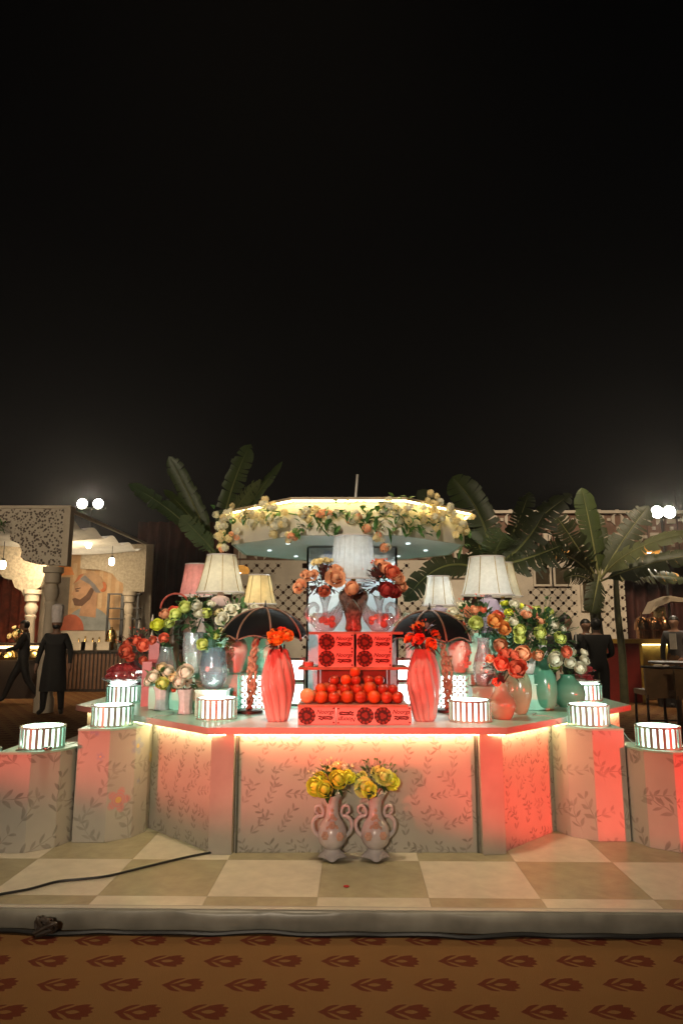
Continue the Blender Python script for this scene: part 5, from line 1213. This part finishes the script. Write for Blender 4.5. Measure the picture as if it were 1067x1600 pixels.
# ================================================================== left pavilion
def scallop(x0, x1, z0, drop, n):
    """lower edge of a cusped arch from x0 to x1: z rises from z0-drop in lobes"""
    pts = []
    for k in range(n):
        for j in range(6):
            f = (k + j / 6) / n; base = z0 - drop + drop * math.sin(f * math.pi / 2)
            pts.append((x0 + (x1 - x0) * (1 - math.cos(f * math.pi / 2)), base + .09 * math.sin(math.pi * j / 6)))
    return pts + [(x1, z0)]
PX = -5.28
pav = thing('pavilion', 'cream carved pavilion with cusped arches, columns and draped ceiling at the far side', 'pavilion', (PX, 12.9, 0))
cw = M['cream_wall']
def colm(x, y, zt, r, nm='column'):
    b = MB(); b.lathe([(r * 1.5, 0), (r * 1.5, .25), (r * 1.25, .3), (r * 1.3, .8), (r * 1.1, .85), (r * 1.05, .9), (r * .82, zt * .72), (r * 1.0, zt * .735), (r * 1.0, zt * .75), (r * .8, zt * .76), (r * 1.15, zt * .80), (r * 1.15, zt * .84), (r * .85, zt * .87), (r * .9, zt * .88), (r * 1.25, zt * .89), (r * 1.25, zt * .955), (r * 1.6, zt * .96), (r * 1.6, zt)], 12)
    return b.build(nm, cw, pav, None, (x, y, 0))
zc = 2.70
colm(-.26, .25, zc, .12); colm(-2.05, 3.4, 2.45, .13); colm(-.22, 5.0, 2.5, .12)
# speckled carved fascia in front with a stepped scallop edge
spk, ntp, bsp = newmat('carved_speckle'); vn = ntp.nodes.new('ShaderNodeTexVoronoi'); vn.inputs['Scale'].default_value = 20
tcp = ntp.nodes.new('ShaderNodeTexCoord'); ntp.links.new(tcp.outputs['Object'], vn.inputs['Vector'])
mrp = ntp.nodes.new('ShaderNodeMapRange'); mrp.inputs[1].default_value = .32; mrp.inputs[2].default_value = .5; ntp.links.new(vn.outputs['Distance'], mrp.inputs[0])
ntp.links.new(mixcol(ntp, mrp.outputs[0], (.09, .065, .05), (.46, .40, .32)), bsp.inputs['Base Color']); bsp.inputs['Roughness'].default_value = .8; add_bump(ntp, bsp, mrp.outputs[0], .5, .03)
b = MB(); low = []
for (x, z) in ((-3.0, 3.55), (-1.5, 3.5), (-1.2, 3.48), (-1.05, 3.38), (-1.02, 3.2), (-.85, 3.12), (-.78, 2.98), (-.8, 2.88), (-.72, 2.8), (-.5, 2.74), (-.02, 2.72)): low.append((x, z))
b.slab(low + [(-.02, 3.80), (-3.0, 3.80)], 0, .16); b.build('front_fascia', spk, pav, False)
b = MB(); b.slab([(-3.0, 3.80), (.10, 3.80), (.10, 3.86), (-3.0, 3.86)], -.04, .22); b.slab([(-.018, 2.705), (.10, 2.705), (.10, 3.798), (-.018, 3.798)], -.02, .18); b.build('corner_trim', cw, pav, False)
# side beam, rear beam
b = MB(); b.box((.04, 2.75, 3.79), (.06, 5.1, .06)); b.build('side_beam', cw, pav, False)
# inner arch
b = MB(); arch = [(-3.2, 2.9), (-2.0, 2.86), (-1.85, 2.72), (-1.66, 2.68), (-1.58, 2.5), (-1.42, 2.42), (-1.36, 2.3), (-1.20, 2.32), (-1.12, 2.42), (-.98, 2.52), (-.75, 2.62), (-.4, 2.9)]
arch = [(x - .85, z) for x, z in arch if x < -.9] + [(-1.72, 2.9)]
b.slab(arch + [(-1.72, 3.5), (-4.05, 3.5)], 3.3, 3.42); b.build('inner_arch', pmat('carved_cream', (.42, .35, .25), .8, var=.25, vscale=16), pav, False)
# rear wall with arch strip
b = MB(); b.box((-2.2, 5.50, 1.9), (4.8, .1, 3.8)); b.build('rear_wall', cw, pav, False)
b = MB(); b.slab([(-.42, 2.35), (-.36, 2.42), (-.30, 2.3), (-.2, 2.22), (-.12, 2.28), (-.04, 2.5), (.12, 2.5), (.12, 3.75), (-1.6, 3.75), (-1.6, 3.1), (-1.1, 3.08), (-.75, 2.98), (-.6, 2.8), (-.45, 2.72)], 5.1, 5.16); b.build('rear_arch', pmat('carved_cream_light', (.45, .38, .28), .8, var=.2, vscale=18), pav, False)
# draped ceiling: swags running across
b = MB(); nx, ny = 14, 40
for j in range(ny + 1):
    for i in range(nx + 1):
        f = j / ny; x = -3.2 + 3.2 * i / nx; y = .3 + 4.9 * f; b.v.append((x, y, 3.66 - .07 * (1 - math.cos(f * math.pi * 8)) - .25 * math.sin(math.pi * i / nx) * .4))
for j in range(ny):
    for i in range(nx): a = j * (nx + 1) + i; b.face((a, a + 1, a + nx + 2, a + nx + 1))
b.build('ceiling_drape', M['drape'], pav)
lamp('AREA', 'pavilion_light', (PX - 1.4, 15.4, 3.3), (PX - 1.1, 18.2, 1.8), 110, (1, .78, .50), 1.2)
lamp('POINT', 'pavilion_glow', (PX - 1.2, 15.3, 2.75), None, 60, (1, .76, .48), .3)
# mural: flat painting on the rear wall, a generic man in a turban before a striped arch
mur = thing('wall_mural', 'painted mural of a bearded man in an orange turban on the pavilion wall', 'mural', (PX, 18.34, 0))
def flat(name, pts, mat, lay, mul=1):
    b = MB(); b.slab(pts, -.004 * lay, -.004 * lay + .003); return b.build(name, mat, mur, False)
def mc(n, c): return pmat(n, c, .8, var=.15, vscale=5)
def ell(cx, cz, rx, rz, n=24, a0=0, a1=6.2832): return [(cx + rx * math.cos(a0 + (a1 - a0) * k / n), cz + rz * math.sin(a0 + (a1 - a0) * k / n)) for k in range(n + (0 if a1 - a0 > 6.2 else 1))]
def X(px): return xat(px, 18.3, 2) - PX
def Z(py): return P(100, py, 18.34).z
flat('painted_ground', [(X(82), Z(985)), (X(193), Z(985)), (X(193), Z(905)), (X(186), Z(885)), (X(170), Z(868)), (X(150), Z(862)), (X(125), Z(859)), (X(100), Z(866)), (X(86), Z(880))], mc('mural_ochre', (.50, .30, .15)), 1)
for k, px in enumerate((110, 124, 138, 152, 165, 178)):
    flat('painted_stripe', [(X(px), Z(950)), (X(px + 6), Z(950)), (X(px + 6), Z(872 + abs(k - 2) * 4)), (X(px), Z(872 + abs(k - 2) * 4))], mc('mural_pale', (.56, .38, .22)), 2)
flat('painted_drapery', [(X(86), Z(900)), (X(112), Z(898)), (X(104), Z(880)), (X(98), Z(866)), (X(88), Z(872))], mc('mural_orange', (.62, .22, .06)), 3)
flat('painted_panel', [(X(84), Z(985)), (X(106), Z(985)), (X(106), Z(902)), (X(84), Z(902))], mc('mural_slate', (.16, .13, .10)), 2)
flat('painted_robe', ell(X(138), Z(985), .62, .62, 20, 0, math.pi), mc('mural_bluegrey', (.26, .27, .26)), 4)
flat('painted_shoulder', ell(X(112), Z(985), .35, .42, 16, 0, math.pi), mc('mural_rust', (.42, .10, .05)), 5)
flat('painted_neck', [(X(124), Z(962)), (X(150), Z(965)), (X(150), Z(925)), (X(130), Z(925))], mc('mural_skin3', (.46, .25, .14)), 6)
flat('painted_face', [(X(114), Z(915)), (X(113), Z(922)), (X(110), Z(929)), (X(113), Z(931)), (X(112), Z(936)), (X(115), Z(942)), (X(124), Z(946)), (X(138), Z(936)), (X(146), Z(918)), (X(138), Z(908)), (X(120), Z(908))], mc('mural_skin', (.52, .29, .16)), 7)
flat('painted_beard', [(X(112), Z(936)), (X(116), Z(934)), (X(124), Z(937)), (X(133), Z(930)), (X(140), Z(918)), (X(146), Z(921)), (X(140), Z(936)), (X(128), Z(947)), (X(116), Z(946))], mc('mural_brown', (.15, .075, .045)), 8)
flat('painted_brow', [(X(115), Z(920)), (X(124), Z(918)), (X(124), Z(919.5)), (X(116), Z(921.5))], mc('mural_brown2', (.12, .06, .04)), 8)
flat('painted_eye', ell(X(119), Z(923.5), .05, .018), mc('mural_dark', (.08, .05, .04)), 8)
flat('painted_turban', [(X(112), Z(912)), (X(122), Z(898)), (X(140), Z(893)), (X(156), Z(902)), (X(160), Z(918)), (X(150), Z(928)), (X(142), Z(918)), (X(128), Z(908)), (X(116), Z(915))], mc('mural_tan', (.44, .27, .15)), 9)
flat('painted_turban_band', [(X(122), Z(905)), (X(130), Z(899)), (X(146), Z(913)), (X(156), Z(926)), (X(148), Z(926)), (X(138), Z(913))], mc('mural_slate2', (.22, .2, .2)), 10)
flat('painted_turban_fold', [(X(113), Z(912)), (X(120), Z(899)), (X(128), Z(896)), (X(121), Z(906))], mc('mural_red', (.5, .15, .06)), 10)
flat('painted_plume', ell(X(159), Z(917), .09, .14), mc('mural_red2', (.55, .16, .06)), 8)
# red-brown hanging in the left bay
b = MB()
for i in range(31):
    for j in range(2): b.v.append((-4.4 + 1.75 * i / 30, 5.30 + .06 * math.sin(i * 1.4), .9 + 2.0 * j))
for i in range(30): b.face((i * 2, i * 2 + 2, i * 2 + 3, i * 2 + 1))
b.build('rust_hanging', pmat('rust_cloth', (.36, .07, .03), .8, var=.3), pav)
# pendants
for k, (px, py, Y) in enumerate(((93, 860, 14.2), (139, 850, 16.0), (175, 877, 16.5), (5, 882, 15.0))):
    c = P(px, py, Y); t = thing('pendant_lamp', ('clear pendant bulb hanging beside the carved fascia', 'caged pendant bulb hanging above the mural turban', 'pendant bulb hanging over the mural edge', 'pendant bulb hanging in the outer arch bay')[k], 'lamp', c, 0, 'pavilion pendants')
    b = MB(); b.tube([(0, 0, .12), (0, 0, 3.55 - c.z)], .008, 5); b.build('cord', M['black'], t)
    b = MB(); b.lathe([(.001, -.11), (.05, -.09), (.07, -.02), (.065, .05), (.03, .09)], 14); b.build('bulb', M['pendant'], t)
    b = MB(); b.lathe([(.035, .085), (.035, .13), (.001, .14)], 12); b.build('cap', M['black'], t)

# bar counter of slats, shelves and wares
sl = thing('slatted_bar', 'dark brown slatted bar counter under the mural', 'bar counter', (xat(130, 17.4, 1), 17.4, 0))
b = MB(); b.box((0, .3, .48), (6.4, .5, .96)); b.build('carcass', M['dark_wood'], sl, False)
b = MB()
for k in range(64): b.box((-3.17 + k * .1, .04, .50), (.06, .03, .86))
stuff(b.build('slats', pmat('brown_slat', (.15, .07, .035), .6), sl, False))
b = MB(); b.box((0, .28, .99), (6.5, .62, .05)); b.build('bar_top', M['dark_wood'], sl, False)
rr = random.Random(31)
for k in range(16):
    px = 118 + k * 5.2 + rr.uniform(-1, 1); t = vase('glass_tumbler', 'small glass tumbler standing on the slatted bar', (xat(px, 17.65, 1), 17.6 + rr.uniform(-.1, .15), 1.016), [(.035, 0), (.045, .12), (.045, .16)], M['glass'], 12, None, 'tumblers on the slatted bar')
for k, (px, h_) in enumerate(((122, .28), (132, .34), (144, .3), (154, .32))):
    b = MB(); b.lathe([(.001, 0), (.05, 0), (.05, h_ * .6), (.018, h_ * .75), (.018, h_), (.001, h_)], 12)
    tag(b.build('bottle', M['brass'], None, None, (xat(px, 17.75, 1), 17.78, 1.016)), 'brass bottle standing behind the tumblers on the slatted bar', 'bottle', 'brass bottles')
for k, px in enumerate((128, 140, 165)):
    b = MB(); b.box((0, 0, .09), (.30, .2, .18)); b.box((0, 0, .19), (.32, .22, .02))
    tag(b.build('serving_box', M['cream_wall'], None, False, (xat(px, 17.5, 1), 17.42, 1.016)), 'pale serving box at the front of the slatted bar', 'box', 'pale serving boxes')
b = MB(); b.lathe([(.001, 0), (.12, 0), (.14, .05), (.14, .35), (.10, .48), (.03, .52), (.03, .56), (.001, .57)], 18)
tag(b.build('drink_dispenser', M['brass'], None, None, (xat(173, 17.6, 1), 17.6, 1.016)), 'tall brass drink dispenser on the slatted bar', 'dispenser')
fr = thing('display_rack', 'black open display rack behind the brass dispenser', 'rack', (xat(190, 17.9, 1), 17.95, 1.016))
for x in (-.42, -.05, .35): b = MB(); b.box((x, 0, .72), (.08 if x == -.05 else .05, .05, 1.44)); b.build('upright', M['black'], fr, False)
for z in (.32, .78, 1.05, 1.42): b = MB(); b.box((0, 0, z), (.85, .2, .03)); b.build('rack_shelf', M['black'], fr, False)
for k, (px, z) in enumerate(((215, 1.35), (237, 1.35), (215, .95), (237, .95))):
    b = MB(); b.lathe([(.001, 0), (.05, 0), (.05, .22), (.02, .3), (.02, .36), (.001, .36)], 12)
    tag(b.build('bottle', M['white_cer'], None, None, (xat(px, 18.0, 1), 18.0, z + .20)), 'pale bottle on the dark rack near the maroon curtain', 'bottle', 'pale bottles on the rack')
rk = thing('bottle_rack', 'dark shelf rack holding pale bottles by the maroon curtain', 'rack', (xat(226, 18.0, 1), 18.0, 0))
for z in (1.14, 1.54): b = MB(); b.box((0, 0, z), (.75, .2, .018)); b.build('rack_shelf', M['dark_wood'], rk, False)
for x in (-.36, .36): b = MB(); b.box((x, 0, .95), (.03, .2, 1.9)); b.build('upright', M['dark_wood'], rk, False)
# lit buffet at the frame edge
bf = thing('lit_buffet', 'buffet counter with warm lit glass front at the frame edge', 'buffet', (xat(-5, 16.0, 1), 16.0, 0))
b = MB(); b.box((0, 0, .42), (2.2, .6, .84)); b.build('carcass', M['dark_wood'], bf, False)
b = MB(); b.box((0, -.05, 1.12), (2.1, .02, .06)); b.build('light_tube', emat('buffet_led', (1, .72, .35), 4), bf, False)
b = MB(); b.box((0, .1, 1.2), (2.2, .5, .04)); b.build('upper_shelf', M['dark_wood'], bf, False)
for x in (-.9, -.3, .3, .9): b = MB(); b.lathe([(.001, .845), (.2, .845), (.22, .9), (.18, 1.0), (.08, 1.07), (.001, 1.08)], 16, (x, -.05, 0)); b.build('chafing_dish', M['brass'], bf)
lamp('POINT', 'buffet_light', (xat(10, 15.7, 1), 15.6, 1.05), None, 8, (1, .7, .35), .1)
bouquet('mixed flowers standing on the lit buffet shelf', (xat(28, 16, 1.3), 16.0, 1.24), .22, .25, [('f_cream', 5), ('f_peach', 4)], 'leaf_d', 30, 91, .06)
bouquet('green potted foliage hanging under the carved fascia corner', (xat(2, 12.8, 3.2), 12.7, 3.3), .2, .2, [], 'leaf', 60, 92, .06)

# ================================================================== curtain walls
def curtain(name, label, x0, x1, y, z0, z1, n=90, amp=.10, step=.30):
    b = MB()
    for i in range(n + 1):
        x = x0 + (x1 - x0) * i / n
        for z in (z0, z1): b.v.append((x, y + amp * math.sin(x / step * 6.283) + .03 * math.sin(x * 9.1), z))
    for i in range(n): b.face((i * 2, i * 2 + 2, i * 2 + 3, i * 2 + 1))
    return tag(b.build(name, M['curtain']), label, 'curtain')
curtain('curtain_wall', 'dark maroon pleated curtain wall beside the pavilion', -6.2, .8, 20.5, 0, 4.75, 260)
curtain('curtain_wall', 'maroon pleated curtain behind the copper cloches', 6.6, 13.0, 17.6, 0, 3.75, 240, .08, .34)

# ================================================================== lattice wall on the right
JY = 16.6
jw = thing('lattice_wall', 'cream pierced lattice wall with hexagon panels behind the banana plants', 'lattice wall', (0, JY, 0))
jx0, jx1 = xat(362, JY, 2), xat(986, JY, 2); jc = pmat('cream_lattice', (.62, .55, .45), .7, var=.12, vscale=2); s_ = .13
b = MB(); n = int((jx1 - jx0) / s_)
def hexin(x, z, cx, cz, r): 
    dx, dz = abs(x - cx), abs(z - cz); return dx <= r * .866 and dz <= r - dx * .577
hexes = [(jx0 + .75 + 1.55 * k + (.775 if j % 2 else 0), .75 + 1.34 * j) for k in range(-1, 8) for j in range(3)]
solid = MB(); wins = []
for i in range(n):
    for j in range(24):
        x = jx0 + s_ * (i + .5); z = s_ * (j + .5)
        k = next((q for q, (cx, cz) in enumerate(hexes) if hexin(x, z, cx, cz, .70)), None)
        if k is not None and k % 5 == 3: wins.append(k); continue
        if k is not None: ring_cell(b, x, z, s_, 0, .05, 8, .34) if (i + j) % 2 else solid.box((x, .025, z), (s_, .05, s_))
        else: solid.box((x, .025, z), (s_, .05, s_))
stuff(b.build('pierced_panel', jc, jw, False)); stuff(solid.build('frame_panel', jc, jw, False))
b = MB(); b.box(((jx0 + jx1) / 2, .9, 1.6), (jx1 - jx0, .05, 3.2)); b.build('backing', M['jali_back'], jw, False)
# upper frieze: squares and crescents standing proud of a brown ground
fz0, fz1 = 3.12, 4.42; fx1 = 13.5
b = MB(); b.box(((jx0 + fx1) / 2, .12, (fz0 + fz1) / 2), (fx1 - jx0, .05, fz1 - fz0)); b.build('frieze_ground', pmat('frieze_brown', (.22, .13, .09), .8), jw, False)
b = MB()
for z in (fz0 + .03, fz1 - .03): b.box(((jx0 + fx1) / 2, .06, z), (fx1 - jx0, .10, .07))
b.build('frieze_rail', jc, jw, False)
b = MB(); st_ = .44; n = int((fx1 - jx0) / st_)
for i in range(n):
    for j in range(3):
        x = jx0 + st_ * (i + .5); z = fz0 + .22 + j * .43
        if (i + j) % 2 == 0: b.box((x, .07, z), (.20, .06, .20)); 
        else: b.slab([(x + .16 * math.cos(R(a)), z + .16 * math.sin(R(a))) for a in range(-60, 241, 30)] + [(x + .09 * math.cos(R(a)), z + .07 + .09 * math.sin(R(a))) for a in range(210, -31, -60)], .04, .10)
        for (dx, dz) in ((.22, 0), (0, .215)): b.box((x + dx, .075, z + dz), (.075, .05, .075), 0)
stuff(b.build('frieze_relief', jc, jw, False))
# glazed openings with frames
for (px, py, w_, h_) in ((850, 900, .48, .45), (875, 900, .48, .45), (708, 890, .5, .35), (680, 890, .5, .35), (925, 930, .5, .7)):
    c = P(px, py, JY - .04); b = MB()
    for sx in (-1, 1): b.box((c.x + sx * w_ / 2, -.03, c.z), (.05, .05, h_ + .05)); b.box((c.x, -.031, c.z + sx * h_ / 2), (w_ - .05, .05, .05))
    o = b.build('window', jc, jw, False); b = MB(); b.box((c.x, -.012, c.z), (w_ - .05, .02, h_ - .05)); b.build('pane', pmat('dark_pane', (.07, .055, .035), .25), o, False)
lamp('SPOT', 'added_wall_wash', (3.5, 9.5, 8.5), (3.8, 16.6, 2.4), 2500, (1, .78, .54), .4, 75, .8)  # unseen wash added to brighten the lattice wall
lamp('SPOT', 'added_wall_wash', (8.2, 9.5, 7.5), (8.0, 15.2, 1.0), 1400, (1, .74, .46), .4, 50, .8)  # second added wash, brightening the bar

# ================================================================== red bar on the right
c = G(975, 1098, 0); BY = 14.9
rb = thing('red_bar', 'maroon bar counter with mustard edging beside the waiters', 'bar counter', (xat(975, BY, .6), BY, 0))
wx = 60 * MPP(BY, .6)
b = MB(); b.box((.0, .3, .62), (wx, .6, 1.24)); b.build('end_pier', M['maroon'], rb, False)
for s in (-1, 1): b = MB(); b.box((s * (wx / 2 - .03), -.012, .62), (.06, .02, 1.24)); b.build('edge_strip', M['mustard'], rb, False)
b = MB(); b.box((.45, .3, 1.27), (wx + 1.0, .75, .09)); b.build('bar_top', M['mustard'], rb, False)
b = MB(); b.box((-.55, .32, .6), (.3, .5, 1.2)); b.build('side_wing', pmat('dark_maroon', (.09, .02, .015), .5), rb, False)
b = MB(); b.box((1.9, .55, .62), (2.9, .04, 1.18)); b.build('back_panel', pmat('gilt_panel', (.55, .40, .13), .5, var=.3, vscale=4), rb, False)
b = MB(); b.box((1.9, .48, 1.19), (2.8, .03, .02)); b.build('light_tube', emat('bar_led', (1, .85, .4), 9), rb, False)
b = MB(); b.box((1.9, .48, .14), (2.8, .03, .05)); b.build('base_strip', M['edge'], rb, False)
b = MB(); b.box((2.3, .35, 1.27), (2.7, .65, .07)); b.build('bar_top_extension', M['wood'], rb, False)
for k, (px, r) in enumerate(((1004, .16), (1022, .17), (1038, .14))):
    t = thing('copper_cloche', ('copper cloche on the bar end pier', 'copper cloche in the middle of the bar', 'copper cloche beside the man in the vest')[k], 'cloche', (xat(px, BY + .3, 1.3), BY + .3, 1.318), 0, 'copper cloches')
    b = MB(); b.lathe([(r * .8, 0), (r * .8, .18), (r * 1.05, .2), (r, .32), (r * .7, .44), (r * .2, .49), (.001, .5)], 20); b.build('dome', M['copper'], t)
    b = MB(); b.lathe([(.02, .49), (.012, .53), (.03, .57), (.001, .6)], 10); b.build('finial', M['copper'], t)
t = thing('food_stall_tower', 'gilded serving tower with a curved awning beside the man in the vest', 'stall', (xat(1046, BY + .6, 1.3), BY + .7, 1.318))
b = MB(); b.box((-.15, 0, .35), (.22, .2, .7)); b.build('gilt_post', pmat('gilt', (.6, .45, .22), .3, .8, var=.4, vscale=30), t, False)
b = MB(); b.slab([(-.45, .55), (-.3, .82), (.05, .95), (.45, .88), (.45, .80), (.05, .82), (-.25, .7)], -.2, .2); b.build('awning', M['cream_wall'], t, False)
t = thing('trash_bin', 'black bin lined with a pale bag by the bar', 'bin', (xat(1041, 14.1, .6), 14.1, 0))
b = MB(); b.lathe([(.001, 0), (.20, 0), (.25, .62), (.27, .63), (.27, .70), (.2, .70)], 20); b.build('bin_body', M['black'], t)
b = MB(); b.lathe([(.26, .66), (.28, .72), (.2, .82), (.1, .80), (.001, .84)], 20, mod=lambda r, z, a, tt: (r * (1 + .1 * math.sin(a * 5)), z, a)); b.build('bag', pmat('pale_bag', (.4, .36, .33), .4), t)
# amber pendants
for k, (px, py, Y) in enumerate(((1013, 858, 14), (1044, 901, 15), (1062, 871, 13.5), (922, 870, 15.5), (878, 866, 15.0), (375, 890, 15.5))):
    c = P(px, py, Y); t = thing('amber_pendant', ('woven amber pendant lamp under the frieze end', 'domed amber pendant lamp over the copper cloches', 'amber pendant lamp at the banana blade tip', 'amber pendant lamp glowing behind the banana trunk', 'small amber pendant lamp among the torn banana blades', 'amber pendant lamp seen beneath the canopy beside the ivory lamp')[k], 'lamp', c, 0, 'amber pendants')
    b = MB(); b.lathe([(.20, -.09), (.22, -.03), (.19, .05), (.10, .09), (.001, .10)], 20); b.build('shade', pmat('amber_shade', (.6, .32, .08), .6, transl=.5, emit=(1, .5, .12), estr=.35), t)
    b = MB(); b.ball((0, 0, -.03), .06, 10, 7); b.build('bulb', M['pendant'], t)
    b = MB(); b.tube([(0, 0, .1), (0, 0, 4.3 - c.z)], .008, 5); b.build('cord', M['black'], t)
# bar stools / table at the frame edge
def high_table(px, Y, label):
    t = thing('high_chair', label, 'chair', (xat(px, Y, .6), Y, 0)); wd = .44; wm = pmat('tan_leather', (.25, .13, .05), .5)
    b = MB(); b.box((0, -.18, .78), (wd, .05, .42)); b.build('backrest', wm, t, False)
    b = MB(); b.box((0, .02, .64), (wd, .40, .07)); b.build('seat', wm, t, False)
    b = MB(); b.tube([(-wd / 2 - .05, -.2, 1.0), (0, -.22, .985), (wd / 2 + .05, -.2, 1.0)], .016, 8); b.build('top_rail', M['dark_wood'], t)
    for sx in (-1, 1):
        for sy in (-.19, .2): b = MB(); b.tube([(sx * (wd / 2 - .02), sy, .62), (sx * (wd / 2 + .0), sy, .0)], .018, 8); b.build('leg', M['dark_wood'], t)
    b = MB(); b.tube([(-wd / 2, -.19, .27), (wd / 2, -.19, .27)], .012, 6); b.build('stretcher', M['dark_wood'], t)
high_table(1024, 10.0, 'tan high-backed chair next to the maroon bar pier'); high_table(1070, 9.8, 'tan high-backed chair cut by the frame edge below the bin')
b = MB(); b.lathe([(.25, 0), (.25, .02), (.03, .04), (.03, .98), (.40, 1.0), (.40, 1.03), (.001, 1.03)], 28)
tag(b.build('high_table', M['wood'], None, None, (xat(1062, 10.6, .9), 10.7, 0)), 'round brown high table behind the tan chairs', 'table')

# ================================================================== floodlights on masts
def flood(label, pxs, py, Y, aim, watts):
    c = P(sum(pxs) / len(pxs), py, Y); t = thing('floodlight_mast', label, 'floodlight', (c.x, Y, 0))
    b = MB(); b.tube([(0, .1, 0), (0, .1, c.z - .1)], .03, 8); b.build('mast', M['black'], t)
    b = MB(); b.box((0, .08, c.z - .12), (.8, .05, .05)); b.build('crossbar', M['black'], t, False)
    for px in pxs:
        q = P(px, py, Y); r = .13
        b = MB(); b.lathe([(r * 1.12, .02), (r * 1.2, .0), (r * 1.2, .05), (r * .8, .16), (.001, .18)], 20); b.xform(Matrix.Rotation(R(-90), 4, 'X')); h = b.build('housing', M['black'], t, None, (q.x - c.x, 0, q.z))
        b = MB(); b.lathe([(.001, .012), (r * 1.1, .014)], 20); b.xform(Matrix.Rotation(R(90), 4, 'X')); b.v = [(x, -.004 - abs(y) * .1, z) for x, y, z in b.v]; b.build('lens', M['flood'], h)
    lamp('SPOT', 'floodlight_beam', (c.x, Y - .35, c.z), aim, watts, (1, .86, .66), .2, 110, .6)
flood('pair of dazzling floodlights on a mast above the pavilion', (129, 154), 787, 19.0, (-1.5, 9, .5), 500)
flood('pair of dazzling floodlights on a mast above the lattice frieze', (1026, 1045), 800, 15.5, (3.5, 8, .5), 420)
# ================================================================== thin night haze round everything
b = MB(); b.box((0, 12, 2.3), (60, 60, 6.6)); hz = stuff(b.build('haze', None, None, False))
hm = bpy.data.materials.new('night_haze'); hm.use_nodes = True; hn = hm.node_tree; hn.nodes.remove(hn.nodes['Principled BSDF'])
pv = hn.nodes.new('ShaderNodeVolumePrincipled'); pv.inputs['Color'].default_value = (.9, .86, .8, 1); pv.inputs['Density'].default_value = .0015; pv.inputs['Anisotropy'].default_value = .72
hn.links.new(pv.outputs[0], hn.nodes['Material Output'].inputs['Volume']); hz.data.materials.append(hm)
